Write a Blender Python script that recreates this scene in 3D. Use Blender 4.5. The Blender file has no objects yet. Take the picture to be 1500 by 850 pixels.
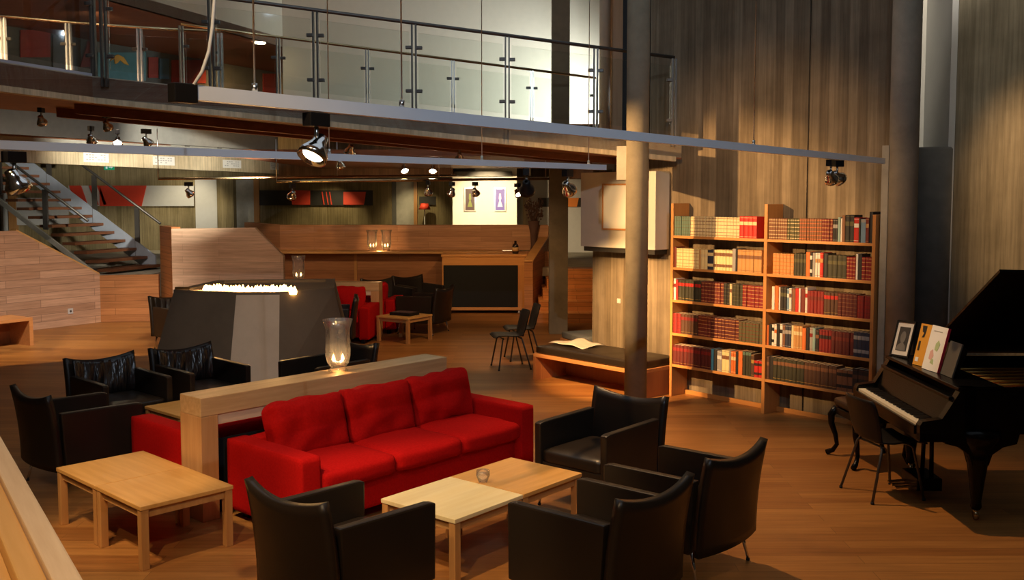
import bpy, bmesh, math, random
from mathutils import Vector, Matrix, noise
random.seed(7)
SC = bpy.context.scene
COL = SC.collection
PI = math.pi
FPX, EYE = 1450.0, 2.4            # focal length in pixels of the 1500-px frame, eye height
TILT = math.atan(0.07)

# ------------------------------------------------------------------ survey helper
def at(u, v, d):
    """Point of the hall seen at pixel (u, v), d metres in front of the viewpoint."""
    cy = 285 + FPX * 0.07
    X, Y = (u - 750) / FPX, (cy - v) / FPX
    dy = math.cos(TILT) + math.sin(TILT) * Y
    dz = -math.sin(TILT) + math.cos(TILT) * Y
    k = d / dy
    return Vector((X * k, d, EYE + dz * k))

def atz(u, v, z):
    p = at(u, v, 1.0)
    k = (z - EYE) / (p.z - EYE)
    return Vector((p.x * k, k, z))

# ------------------------------------------------------------------ materials
MATS = {}
class NT:
    def __init__(self, name):
        self.m = bpy.data.materials.new(name); self.m.use_nodes = True
        self.t = self.m.node_tree; self.t.nodes.clear()
        self.out = self.n('ShaderNodeOutputMaterial')
    def n(self, typ, **kw):
        nd = self.t.nodes.new(typ)
        for k, v in kw.items(): setattr(nd, k, v)
        return nd
    def l(self, a, b): self.t.links.new(a, b)
    def bsdf(self, col=None, rough=.5, metal=0, spec=.5, **kw):
        b = self.n('ShaderNodeBsdfPrincipled')
        if col is not None: b.inputs['Base Color'].default_value = (*col, 1)
        b.inputs['Roughness'].default_value = rough
        b.inputs['Metallic'].default_value = metal
        b.inputs['Specular IOR Level'].default_value = spec
        for k, v in kw.items(): b.inputs[k.replace('_', ' ')].default_value = v
        self.l(b.outputs[0], self.out.inputs[0]); self.b = b
        return b
    def coords(self, rot=0.0, scale=(1, 1, 1), rot3=None):
        tc = self.n('ShaderNodeTexCoord'); mp = self.n('ShaderNodeMapping')
        mp.inputs['Rotation'].default_value = rot3 or (0, 0, rot); mp.inputs['Scale'].default_value = scale
        self.l(tc.outputs['Object'], mp.inputs['Vector'])
        return mp.outputs[0]
    def noise(self, vec, scale=5, detail=3, rough=.5):
        nz = self.n('ShaderNodeTexNoise'); nz.inputs['Scale'].default_value = scale
        nz.inputs['Detail'].default_value = detail; nz.inputs['Roughness'].default_value = rough
        if vec is not None: self.l(vec, nz.inputs['Vector'])
        return nz.outputs['Fac']
    def ramp(self, fac, stops):
        r = self.n('ShaderNodeValToRGB'); e = r.color_ramp.elements
        while len(e) < len(stops): e.new(.5)
        for el, (p, c) in zip(e, stops): el.position = p; el.color = (*c, 1)
        self.l(fac, r.inputs[0]); return r.outputs[0]
    def mix(self, fac, a, b, mode='MIX'):
        mx = self.n('ShaderNodeMix', data_type='RGBA', blend_type=mode)
        if isinstance(fac, float): mx.inputs[0].default_value = fac
        else: self.l(fac, mx.inputs[0])
        for i, s in ((6, a), (7, b)):
            if isinstance(s, tuple): mx.inputs[i].default_value = (*s, 1)
            else: self.l(s, mx.inputs[i])
        return mx.outputs[2]
    def bump(self, h, strength=.2, dist=.01):
        bp = self.n('ShaderNodeBump'); bp.inputs['Strength'].default_value = strength
        bp.inputs['Distance'].default_value = dist
        self.l(h, bp.inputs['Height']); self.l(bp.outputs[0], self.b.inputs['Normal'])

def M(name): return MATS[name]
def plain(name, col, rough=.5, metal=0, spec=.5, var=.12, **kw):
    k = NT(name); k.bsdf(col, rough, metal, spec, **kw)
    if var:
        f = k.noise(k.coords(), 9, 4)
        k.l(k.ramp(f, [(.25, tuple(c * (1 - var) for c in col)), (.75, tuple(min(1, c * (1 + var)) for c in col))]), k.b.inputs['Base Color'])
    MATS[name] = k.m; return k
def wood(name, c1, c2, axis='x', rough=.4, spec=.4, sc=1.0):
    k = NT(name); k.bsdf(c1, rough, 0, spec)
    s = {'x': (1.2, 16, 16), 'y': (16, 1.2, 16), 'z': (16, 16, 1.2)}[axis]
    v = k.coords(scale=tuple(q * sc for q in s))
    f = k.noise(v, 1.6, 6, .6)
    k.l(k.ramp(f, [(.28, c1), (.72, c2)]), k.b.inputs['Base Color'])
    k.bump(f, .08, .004)
    MATS[name] = k.m; return k
def planks(name, ca, cb, dirang, wall=True, row=.12, length=1.6, rough=.4, spec=.4, mortar=.003, dark=.35):
    """Boards laid along a horizontal direction, on a wall or a floor."""
    k = NT(name); k.bsdf(ca, rough, 0, spec)
    v = k.coords(rot=-dirang)
    sp = k.n('ShaderNodeSeparateXYZ'); k.l(v, sp.inputs[0])
    cb_ = k.n('ShaderNodeCombineXYZ'); k.l(sp.outputs[0], cb_.inputs[0]); k.l(sp.outputs[2 if wall else 1], cb_.inputs[1])
    br = k.n('ShaderNodeTexBrick'); k.l(cb_.outputs[0], br.inputs['Vector'])
    br.offset = .37; br.offset_frequency = 2
    br.inputs['Color1'].default_value = (0, 0, 0, 1); br.inputs['Color2'].default_value = (1, 1, 1, 1)
    br.inputs['Mortar'].default_value = (.5, .5, .5, 1)
    br.inputs['Scale'].default_value = 1; br.inputs['Mortar Size'].default_value = mortar
    br.inputs['Brick Width'].default_value = length; br.inputs['Row Height'].default_value = row
    mp = k.n('ShaderNodeMapping'); mp.inputs['Scale'].default_value = (1.1, 17, 1); k.l(cb_.outputs[0], mp.inputs[0])
    g = k.noise(mp.outputs[0], 1.5, 6, .6)
    mid = tuple((x + y) / 2 for x, y in zip(ca, cb))
    board = k.mix(br.outputs['Color'], ca, cb)
    grain = k.ramp(g, [(.25, (.72, .68, .64)), (.75, (1.2, 1.2, 1.2))])
    c = k.mix(1.0, board, grain, 'MULTIPLY')
    c = k.mix(br.outputs['Fac'], c, tuple(x * dark for x in mid))
    k.l(c, k.b.inputs['Base Color']); k.bump(g, .06, .004)
    MATS[name] = k.m; return k
def boardmarked(name, ca, cb, dirang, pitch=.11, rough=.85):
    """Concrete that keeps the print of its upright shuttering boards."""
    k = NT(name); k.bsdf(ca, rough, 0, .3)
    v = k.coords(rot=-dirang)
    sp = k.n('ShaderNodeSeparateXYZ'); k.l(v, sp.inputs[0])
    cm = k.n('ShaderNodeCombineXYZ'); k.l(sp.outputs[2], cm.inputs[0]); k.l(sp.outputs[0], cm.inputs[1])
    br = k.n('ShaderNodeTexBrick'); k.l(cm.outputs[0], br.inputs['Vector'])
    br.inputs['Color1'].default_value = (0, 0, 0, 1); br.inputs['Color2'].default_value = (1, 1, 1, 1)
    br.inputs['Mortar'].default_value = (.25, .25, .25, 1)
    br.inputs['Scale'].default_value = 1; br.inputs['Mortar Size'].default_value = .004
    br.inputs['Brick Width'].default_value = 30; br.inputs['Row Height'].default_value = pitch
    mp = k.n('ShaderNodeMapping'); mp.inputs['Scale'].default_value = (.9, 22, 1); k.l(cm.outputs[0], mp.inputs[0])
    g = k.noise(mp.outputs[0], 1.2, 7, .62)
    big = k.noise(v, 1.1, 5, .6)
    c = k.mix(br.outputs['Color'], ca, cb)
    c = k.mix(1.0, c, k.ramp(g, [(.25, (.6, .59, .57)), (.75, (1.22, 1.22, 1.22))]), 'MULTIPLY')
    c = k.mix(1.0, c, k.ramp(big, [(.32, (.7, .7, .68)), (.68, (1.18, 1.18, 1.18))]), 'MULTIPLY')
    k.l(c, k.b.inputs['Base Color']); k.bump(g, .5, .015)
    MATS[name] = k.m; return k
def emit(name, col, strength):
    k = NT(name); e = k.n('ShaderNodeEmission'); e.inputs[0].default_value = (*col, 1); e.inputs[1].default_value = strength
    k.l(e.outputs[0], k.out.inputs[0]); MATS[name] = k.m
def glass(name, tint, gloss=.12, rough=.02, haze=0):
    k = NT(name)
    tr = k.n('ShaderNodeBsdfTransparent'); tr.inputs[0].default_value = (*tint, 1)
    gl = k.n('ShaderNodeBsdfGlossy'); gl.inputs['Roughness'].default_value = rough
    lw = k.n('ShaderNodeLayerWeight'); lw.inputs[0].default_value = .25
    mm = k.n('ShaderNodeMath', operation='MULTIPLY_ADD'); mm.inputs[1].default_value = .7; mm.inputs[2].default_value = gloss * .3
    k.l(lw.outputs['Fresnel'], mm.inputs[0])
    mx = k.n('ShaderNodeMixShader'); k.l(mm.outputs[0], mx.inputs[0]); k.l(tr.outputs[0], mx.inputs[1]); k.l(gl.outputs[0], mx.inputs[2])
    if haze:
        df = k.n('ShaderNodeBsdfDiffuse'); df.inputs[0].default_value = (.9, .85, .8, 1)
        m2 = k.n('ShaderNodeMixShader'); m2.inputs[0].default_value = haze
        k.l(mx.outputs[0], m2.inputs[1]); k.l(df.outputs[0], m2.inputs[2]); mx = m2
    k.l(mx.outputs[0], k.out.inputs[0]); MATS[name] = k.m

planks('floor_planks', (.27, .108, .028), (.40, .182, .049), 0.0, False, .14, 2.3, .4, .35, .002, .5)
A1 = math.atan2(1.642, 1.057)
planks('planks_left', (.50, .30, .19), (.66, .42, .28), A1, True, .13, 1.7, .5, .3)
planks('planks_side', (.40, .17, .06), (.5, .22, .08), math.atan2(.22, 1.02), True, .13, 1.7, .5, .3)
planks('planks_front', (.42, .21, .11), (.54, .29, .16), 0, True, .115, 1.8, .45, .3, .002, .55)
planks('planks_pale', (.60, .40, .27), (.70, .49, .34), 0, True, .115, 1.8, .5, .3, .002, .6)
planks('planks_bar', (.33, .14, .058), (.43, .195, .083), 0, True, .2, 2.4, .4, .35, .002, .6)
planks('planks_steps', (.55, .21, .06), (.66, .28, .09), 0, True, .085, 2.0, .45, .3)
wood('oak_x', (.46, .225, .07), (.60, .32, .115), 'x')
wood('oak_y', (.50, .275, .10), (.66, .40, .17), 'y')
wood('oak_z', (.44, .20, .06), (.56, .285, .095), 'z')
wood('top_x', (.58, .29, .075), (.70, .38, .115), 'x', .33)
wood('beam_x', (.50, .29, .12), (.66, .42, .20), 'x')
wood('beam_z', (.48, .24, .09), (.60, .33, .14), 'z')
wood('case_x', (.52, .225, .062), (.62, .29, .085), 'x')
wood('case_z', (.50, .21, .058), (.60, .27, .08), 'z')
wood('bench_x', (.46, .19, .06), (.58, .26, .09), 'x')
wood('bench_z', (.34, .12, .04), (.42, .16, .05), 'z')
wood('parapet_cap', (.62, .44, .28), (.76, .58, .40), 'x', .5)
wood('parapet_in', (.60, .33, .10), (.70, .41, .15), 'x', .5)
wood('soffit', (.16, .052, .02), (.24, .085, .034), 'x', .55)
wood('tread', (.12, .045, .02), (.18, .07, .03), 'y', .5)
wood('door_wood', (.42, .20, .07), (.52, .27, .1), 'z')
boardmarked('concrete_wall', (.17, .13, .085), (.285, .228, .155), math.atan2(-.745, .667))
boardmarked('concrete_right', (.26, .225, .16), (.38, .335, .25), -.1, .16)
boardmarked('concrete_far', (.27, .215, .11), (.36, .29, .16), 0, .14)
boardmarked('fascia_wood', (.62, .5, .32), (.72, .6, .4), math.atan2(7, 3), .22, .7)
boardmarked('fascia_brown', (.2, .1, .045), (.27, .14, .065), 0, .1, .6)
def concrete(name, c, var=.25):
    k = NT(name); k.bsdf(c, .85, 0, .3)
    v = k.coords(); f = k.noise(v, 2.2, 7, .65)
    k.l(k.ramp(f, [(.3, tuple(x * (1 - var) for x in c)), (.7, tuple(x * (1 + var) for x in c))]), k.b.inputs['Base Color'])
    k.bump(k.noise(v, 40, 4), .25, .004); MATS[name] = k.m
concrete('concrete', (.42, .39, .30))
concrete('concrete_column', (.26, .225, .16))
concrete('concrete_brown', (.21, .165, .105))
concrete('concrete_grey', (.40, .37, .295))
concrete('concrete_pale', (.42, .41, .36))
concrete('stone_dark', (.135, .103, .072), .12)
concrete('stone_lit', (.50, .40, .30), .08)
plain('white_wall', (.66, .63, .55), .7, var=.03)
plain('plaster_beige', (.60, .53, .41), .7, var=.03)
wood('maple_x', (.80, .62, .30), (.88, .72, .40), 'x', .33)
plain('white_box', (.85, .80, .68), .7, var=.02)
plain('panel_white', (.62, .62, .60), .6, var=.03)
plain('shaft_grey', (.19, .182, .165), .9, spec=.1)
plain('dark_grey', (.1, .098, .088), .6)
plain('steel_blue', (.46, .52, .62), .45, .1, var=.05)
plain('steel', (.62, .62, .6), .28, 1, var=.05)
plain('steel_dark', (.10, .092, .082), .4, .6, var=.05)
plain('chrome', (.8, .8, .8), .12, 1, var=0)
plain('brass', (.62, .48, .27), .25, 1, var=.05)
plain('track_white', (.84, .88, .95), .35, .1, var=.02)
plain('black_plastic', (.010, .009, .009), .42, spec=.25, var=0)
plain('black_cloth', (.006, .006, .006), .9, var=0)
plain('piano_black', (.004, .0035, .0035), .25, spec=.18, var=0)
plain('soundboard', (.30, .09, .03), .3)
plain('ivory', (.86, .78, .6), .3, var=.02)
plain('rubber', (.02, .02, .02), .8, var=0)
plain('paper', (.82, .8, .74), .7, var=.02)
plain('print_grey', (.45, .44, .42), .7, var=0)
plain('newsprint', (.62, .56, .46), .8, var=.1)
plain('red_panel', (.75, .06, .025), .6, var=.04)
plain('black_panel', (.018, .016, .014), .6, var=0)
plain('cushion_grey', (.13, .14, .145), .75)
plain('orange_paint', (.85, .25, .03), .6, var=0)
plain('wax', (.85, .8, .68), .5, var=0)
plain('dried', (.09, .045, .035), .8)
plain('bottle_dark', (.02, .012, .008), .1, var=0)
plain('label_tan', (.55, .33, .14), .6, var=0)
plain('gold', (.75, .52, .15), .35, .7, var=0)
emit('flame', (1, .58, .2), 14)
emit('fire', (1, .52, .15), 22)
emit('bulb', (1, .78, .48), 30)
emit('bulb_far', (1, .80, .5), 60)
emit('sign_green', (.03, .45, .2), .5)
emit('sign_white', (.8, 1, .9), .6)
glass('glass_clear', (.97, .98, .97), .15)
glass('glass_rail', (.95, .97, .96), .08)
glass('glass_vase', (.98, .97, .96), .2, haze=.05)  # diffuse haze stands in for candle light caught in the vase glass
k = NT('leather'); k.bsdf((.020, .0135, .009), .36, 0, .42)
v = k.coords(); k.bump(k.noise(v, 130, 3), .12, .002)
k.l(k.ramp(k.noise(v, 3, 3), [(.3, (.3, .3, .3)), (.7, (.42, .42, .42))]), k.b.inputs['Roughness']); MATS['leather'] = k.m
k = NT('leather_creased'); k.bsdf((.014, .0105, .0095), .3, 0, .6)
v = k.coords(scale=(9, 9, 1.6)); k.bump(k.noise(v, 2.2, 2), .9, .03); MATS['leather_creased'] = k.m
k = NT('red_fabric'); k.bsdf((.62, .012, .008), .9, 0, .08)
v = k.coords(); k.l(k.ramp(k.noise(v, 60, 4, .7), [(.3, (.36, .0035, .003)), (.7, (.48, .007, .006))]), k.b.inputs['Base Color'])
k.bump(k.noise(v, 220, 2), .3, .003); MATS['red_fabric'] = k.m

# ------------------------------------------------------------------ mesh builder
class MB:
    def __init__(self): self.bm = bmesh.new(); self.cur = 0
    def _add(self, verts, faces, mat=None, smooth=False, mx=None):
        vs = [self.bm.verts.new(mx @ Vector(p) if mx else p) for p in verts]
        for f in faces:
            try: fc = self.bm.faces.new([vs[i] for i in f])
            except ValueError: continue
            fc.material_index = self.cur if mat is None else mat; fc.smooth = smooth
        return vs
    def box(self, a, b, mat=None, bev=0.0, mx=None):
        (x0, y0, z0), (x1, y1, z1) = a, b
        if x0 > x1: x0, x1 = x1, x0
        if y0 > y1: y0, y1 = y1, y0
        if z0 > z1: z0, z1 = z1, z0
        vs = [(x, y, z) for z in (z0, z1) for x, y in ((x0, y0), (x1, y0), (x1, y1), (x0, y1))]
        fs = [(3, 2, 1, 0), (4, 5, 6, 7), (0, 1, 5, 4), (1, 2, 6, 5), (2, 3, 7, 6), (3, 0, 4, 7)]
        if bev:
            t = bmesh.new(); tv = [t.verts.new(p) for p in vs]
            for f in fs: t.faces.new([tv[i] for i in f])
            bmesh.ops.bevel(t, geom=t.edges[:], offset=bev, segments=2, profile=.6, affect='EDGES')
            t.verts.index_update()
            vs = [v.co.copy() for v in t.verts]; fs = [tuple(v.index for v in f.verts) for f in t.faces]; t.free()
        self._add(vs, fs, mat, False, mx); return self
    def prism(self, poly, z0, z1, mat=None, top=None, mx=None):
        """Plan polygon raised from z0 to z1; top gives another polygon for the upper end."""
        n = len(poly); top = top or poly
        if sum(poly[i][0] * poly[(i + 1) % n][1] - poly[(i + 1) % n][0] * poly[i][1] for i in range(n)) < 0:
            poly = poly[::-1]; top = top[::-1]
        zz0 = z0 if isinstance(z0, (list, tuple)) else [z0] * n
        zz1 = z1 if isinstance(z1, (list, tuple)) else [z1] * n
        vs = [(p[0], p[1], z) for p, z in zip(poly, zz0)] + [(p[0], p[1], z) for p, z in zip(top, zz1)]
        fs = [tuple(range(n - 1, -1, -1)), tuple(range(n, 2 * n))] + [(i, (i + 1) % n, n + (i + 1) % n, n + i) for i in range(n)]
        self._add(vs, fs, mat, False, mx); return self
    def slab(self, pts, off, mat=None):
        """Planar polygon of 3-D points given thickness by the vector off."""
        n = len(pts); off = Vector(off); pts = [Vector(p) for p in pts]
        nn = Vector((0, 0, 0))
        for i in range(n): nn += pts[i].cross(pts[(i + 1) % n])
        if nn.dot(off) > 0: pts = pts[::-1]
        vs = pts + [p + off for p in pts]
        fs = [tuple(range(n)), tuple(range(2 * n - 1, n - 1, -1))] + [(i, n + i, n + (i + 1) % n, (i + 1) % n) for i in range(n)]
        self._add(vs, fs, mat); return self
    def tube(self, path, r, seg=8, mat=None, caps=True):
        path = [Vector(p) for p in path]; rs = r if isinstance(r, (list, tuple)) else [r] * len(path)
        rings = []; up = None
        for i, p in enumerate(path):
            t = (path[min(i + 1, len(path) - 1)] - path[max(i - 1, 0)]).normalized()
            if up is None:
                up = Vector((0, 0, 1)) if abs(t.z) < .9 else Vector((1, 0, 0))
            a = t.cross(up).normalized(); b = a.cross(t).normalized(); up = b
            rings.append([p + (a * math.cos(2 * PI * j / seg) + b * math.sin(2 * PI * j / seg)) * rs[i] for j in range(seg)])
        vs = [q for g in rings for q in g]; fs = []
        for i in range(len(path) - 1):
            for j in range(seg):
                k2 = (j + 1) % seg
                fs.append((i * seg + j, i * seg + k2, (i + 1) * seg + k2, (i + 1) * seg + j))
        if caps: fs += [tuple(range(seg - 1, -1, -1)), tuple(range((len(path) - 1) * seg, len(path) * seg))]
        self._add(vs, fs, mat, True); return self
    def lathe(self, prof, seg=24, mat=None, mx=None, close=True):
        n = len(prof)
        vs = [(r * math.cos(2 * PI * j / seg), r * math.sin(2 * PI * j / seg), z) for r, z in prof for j in range(seg)]
        fs = [(i * seg + j, i * seg + (j + 1) % seg, (i + 1) * seg + (j + 1) % seg, (i + 1) * seg + j) for i in range(n - 1) for j in range(seg)]
        if close: fs += [tuple(range(seg - 1, -1, -1)), tuple(range((n - 1) * seg, n * seg))]
        self._add(vs, fs, mat, True, mx); return self
    def sheet(self, fn, nu, nv, th, mat=None):
        """Curved sheet fn(u, v) over the unit square, th thick along its normal."""
        g = [[Vector(fn(i / nu, j / nv)) for j in range(nv + 1)] for i in range(nu + 1)]
        def nr(i, j):
            a = g[min(i + 1, nu)][j] - g[max(i - 1, 0)][j]; b = g[i][min(j + 1, nv)] - g[i][max(j - 1, 0)]
            return a.cross(b).normalized()
        A = [g[i][j] for i in range(nu + 1) for j in range(nv + 1)]
        B = [g[i][j] - nr(i, j) * th for i in range(nu + 1) for j in range(nv + 1)]
        N = len(A); w = nv + 1; fs = []
        for i in range(nu):
            for j in range(nv):
                q = (i * w + j, (i + 1) * w + j, (i + 1) * w + j + 1, i * w + j + 1)
                fs += [q, tuple(N + x for x in q[::-1])]
        for i in range(nu):
            for j, fl in ((0, 0), (nv, 1)):
                q = (i * w + j, N + i * w + j, N + (i + 1) * w + j, (i + 1) * w + j); fs.append(q if not fl else q[::-1])
        for j in range(nv):
            for i, fl in ((0, 1), (nu, 0)):
                q = (i * w + j, N + i * w + j, N + i * w + j + 1, i * w + j + 1); fs.append(q if not fl else q[::-1])
        self._add(A + B, fs, mat, True); return self
    def soft(self, c, half, r, n=8, mat=None, bulge=(0, 0, 0), mx=None, wr=0.0):
        """Upholstered block: rounded box with bulging faces."""
        hx, hy, hz = half; c = Vector(c)
        t = bmesh.new(); bmesh.ops.create_cube(t, size=2)
        bmesh.ops.subdivide_edges(t, edges=t.edges[:], cuts=n, use_grid_fill=True)
        t.verts.index_update(); vs = []
        sd = random.random() * 50
        for v in t.verts:
            p = Vector([math.copysign(abs(q) ** .8, q) for q in v.co])
            q = Vector((p.x * hx, p.y * hy, p.z * hz))
            core = Vector((max(-hx + r, min(hx - r, q.x)), max(-hy + r, min(hy - r, q.y)), max(-hz + r, min(hz - r, q.z))))
            d = q - core
            o = core + (d.normalized() * r if d.length > 1e-9 else d)
            a = [1 - min(1, abs(x)) ** 2.2 for x in p]
            o.x += math.copysign(bulge[0] * a[1] * a[2], p.x) if abs(p.x) > .999 else 0
            o.y += math.copysign(bulge[1] * a[0] * a[2], p.y) if abs(p.y) > .999 else 0
            o.z += math.copysign(bulge[2] * a[0] * a[1], p.z) if abs(p.z) > .999 else 0
            if wr: o += Vector((1, 1, 1)) * wr * noise.noise(o * 7 + Vector((sd, 0, 0)))
            o = o + c
            vs.append(mx @ o if mx else o)
        fs = [tuple(v.index for v in f.verts) for f in t.faces]; t.free()
        self._add(vs, fs, mat, True); return self
    def build(self, name, mats, parent=None, origin=None):
        if isinstance(mats, str): mats = [mats]
        me = bpy.data.meshes.new(name)
        bmesh.ops.recalc_face_normals(self.bm, faces=self.bm.faces[:])
        o = bpy.data.objects.new(name, me); COL.objects.link(o)
        if parent is None and origin is None and len(self.bm.verts):
            xs = [v.co for v in self.bm.verts]
            lo = [min(v[i] for v in xs) for i in range(3)]; hi = [max(v[i] for v in xs) for i in range(3)]
            origin = Vector(((lo[0] + hi[0]) / 2, (lo[1] + hi[1]) / 2, lo[2]))
        if origin is not None:
            for v in self.bm.verts: v.co -= Vector(origin)
            o.location = origin
        self.bm.to_mesh(me); self.bm.free()
        for m in mats: me.materials.append(MATS[m])
        if parent is not None: o.parent = parent
        return o

def tag(o, label, cat, group=None):
    o['label'] = label; o['category'] = cat
    if group: o['group'] = group
    return o
def thing(name, label, cat, loc=(0, 0, 0), rz=0.0, group=None):
    o = bpy.data.objects.new(name, None); COL.objects.link(o)
    o.empty_display_size = .1; o.location = loc; o.rotation_euler = (0, 0, rz)
    return tag(o, label, cat, group)
def struct(name, mb, mats, origin=(0, 0, 0)):
    o = mb.build(name, mats, None, Vector(origin)); o['kind'] = 'structure'; return o
def dup(root, loc, rz, label, group=None):
    r = root.copy(); COL.objects.link(r); r.location = loc; r.rotation_euler = (0, 0, rz); r['label'] = label
    if group: r['group'] = group
    for ch in list(root.children):
        c = ch.copy(); COL.objects.link(c); c.parent = r
        for g in list(ch.children):
            d = g.copy(); COL.objects.link(d); d.parent = c
    return r
def facing(fx, fy): return math.atan2(-fx, fy)
S = Vector((.67, .742, 0)); Fd = Vector((.742, -.67, 0))     # along the main sofa, and the way it faces
AS = math.atan2(.742, .67)
# ================================================================== THE SETTING
struct('floor', MB().box((-16, -2.5, -.2), (11, 32, 0)), 'floor_planks')

def wallseg(a, b, th, z0, z1):
    """Plan rectangle from a to b, th thick to the left-hand side of a->b."""
    a, b = Vector((a[0], a[1])), Vector((b[0], b[1])); d = (b - a).normalized(); n = Vector((-d.y, d.x)) * th
    return [tuple(a), tuple(b), tuple(b + n), tuple(a + n)]

# --- right: the long shuttered concrete wall behind the bookcase
BK = Vector((1.876, 11.686, 0)); BD = Vector((.667, -.745, 0)).normalized(); BN = Vector((.745, .667, 0)).normalized()
BRZ = math.atan2(BD.y, BD.x)
def bw(x, y, z=0): return BK + BD * x + BN * y + Vector((0, 0, z))
def bq(x0, x1, y0, y1): return [tuple(bw(x, y))[:2] for x, y in ((x0, y0), (x1, y0), (x1, y1), (x0, y1))]
mb = MB()
mb.prism(bq(-1.56, -.6, .31, .75), 0, 2.72)
mb.prism(bq(-.6, 1.60, .31, .75), 0, 8)
mb.prism(bq(1.60, 1.618, .34, .75), 0, 8, mat=1)
mb.prism(bq(1.618, 2.74, .31, .50), 0, 8)
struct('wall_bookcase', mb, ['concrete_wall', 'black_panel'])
struct('trim_1', MB().prism(bq(2.585, 2.655, .06, .312), 0, 2.88), 'concrete_grey')
struct('wall_right', MB().prism([(4.56, 10.25), (9, 9.8), (9, 10.6), (4.56, 10.9)], 0, 8), 'concrete_right')
struct('wall_niche', MB().prism([(3.95, 10.9), (5.6, 10.9), (5.6, 11.1), (3.95, 11.1)], 0, 8), 'white_wall')
struct('trim_22', MB().prism([(4.50, 10.27), (4.558, 10.255), (4.558, 10.9), (4.50, 10.9)], 0, 8), 'panel_white')
struct('wall_edge', MB().prism([(9, 9.8), (9.2, 9.8), (9.2, -2.5), (9, -2.5)], 0, 8), 'concrete_right')
struct('wall_back', MB().prism([(-16, -2.7), (11, -2.7), (11, -2.5), (-16, -2.5)], 0, 8), 'concrete_right')
struct('wall_far_left', MB().prism([(-16.2, -2.5), (-16, -2.5), (-16, 32), (-16.2, 32)], 0, 8), 'concrete_far')

def column(x, y, r, z1, label, mat, seg=40, square=False, z0=0):
    mb = MB()
    if square: mb.prism([(x - r, y - r), (x + r, y - r), (x + r, y + r), (x - r, y + r)], z0, z1)
    else: mb.lathe([(r, z0), (r, z1)], seg, mx=Matrix.Translation((x, y, 0)))
    o = mb.build('concrete_column', mat, None, Vector((x, y, z0))); o['kind'] = 'structure'; tag(o, label, 'column'); return o
column(1.375, 10.9, .124, 8, 'slim round concrete column standing in front of the bench', 'concrete_column')
column(3.835, 9.74, .137, 8, 'round concrete column at the right end of the bookcase', 'concrete_grey')
column(.80, 17.1, .16, 2.83, 'square concrete column between the stacking chairs and the wooden steps', 'concrete_brown', square=True)
mb = MB().lathe([(.205, 0), (.205, 2.87), (.19, 2.89)], 36, mx=Matrix.Translation((4.42, 10.42, 0)))
o = mb.build('concrete_column', 'shaft_grey', None, Vector((4.42, 10.42, 0))); o['kind'] = 'structure'
tag(o, 'dark grey rounded shaft ending below the white niche, behind the piano', 'column')
# beam stub and corbel where the bridge sits on the round column
mb = MB()
mb.prism([(1.15, 10.93), (1.36, 10.86), (1.60, 11.6), (1.36, 11.66)], 2.56, 2.93)
struct('trim_2', mb, 'concrete')
a, b = at(834, 250, 16.9), at(912, 256, 12.6)
mb = MB().prism([(a.x, a.y), (b.x - .1, b.y), (b.x + .15, b.y + .2), (a.x + .3, a.y + .2)], 2.66, 2.84)
struct('trim_3', mb, 'fascia_brown')

# --- left: board-clad walls stepping round the stair
d = Vector((1.055, 1.639, 0)).normalized(); n = Vector((-d.y, d.x, 0)) * .12
p0 = Vector((-10.3, 14.57, 0)); p2 = Vector((-7.745, 18.53, 0)); p1 = p2 - d * 1.60
up = lambda p, z: Vector((p.x, p.y, z))
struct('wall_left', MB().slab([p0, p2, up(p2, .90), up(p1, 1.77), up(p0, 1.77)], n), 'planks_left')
# narrow cap on the raking edge
mb = MB().slab([up(p2, .90), up(p1, 1.77), up(p1, 1.80), up(p2, .93)], n * 1.25 + Vector((0, 0, .001)))
struct('trim_4', mb, 'parapet_in')
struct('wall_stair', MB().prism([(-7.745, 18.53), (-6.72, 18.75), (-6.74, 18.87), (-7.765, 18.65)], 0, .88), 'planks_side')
q = [at(250, 300, 18.2), at(372, 300, 18.2), at(413.5, 300, 18.2)]
x0, x1, x2 = (p.x for p in q)
mb = MB().slab([(x0, 18.2, 0), (x2, 18.2, 0), (x2, 18.2, 1.27), (x1, 18.2, 1.79), (x0, 18.2, 1.77)], (0, .14, 0))
struct('wall_pale', mb, 'planks_pale')
mb = MB().prism([(x0, 18.2), (x0 + .12, 18.34), (-6.66, 19.2), (-6.80, 19.1)], 0, 1.80)
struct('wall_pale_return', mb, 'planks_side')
# --- the bar parapet: lower wall, ledge, upper band
xl, xm = -6.6, at(652, 400, 20.8).x
mb = MB().box((xl, 20.9, 0), (1.0, 21.05, 1.2))
struct('wall_bar', mb, 'planks_bar')
mb = MB().box((xl, 20.55, 1.17), (-.2, 21.4, 1.215), bev=.008)
struct('trim_5', mb, 'oak_x')
xs = at(521, 400, 20.88).x
struct('trim_6', MB().box((xs - .03, 20.87, 0), (xs + .03, 20.9, 1.17)), 'oak_z')
mb = MB().box((-5.0, 21.32, 1.2), (.78, 21.46, 1.745))
mb.slab([(-5.0, 21.32, 1.2), (-5.0, 21.32, 1.745), (-6.0, 22.2, 1.78), (-6.0, 22.2, 1.2)], (0.1, .14, 0))
struct('wall_bar_upper', mb, 'planks_front')
# raised floor behind the parapets
struct('floor_upper', MB().prism([(-13, 21.46), (.3, 21.46), (.3, 20.6), (3.2, 20.6), (3.2, 30), (-13, 30)], .70, .88), 'concrete_grey')
struct('floor_landing', MB().prism([(-11, 18.9), (-7.0, 18.95), (-7.0, 21.46), (-11, 21.46)], 0, .86), 'concrete_grey')
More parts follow.
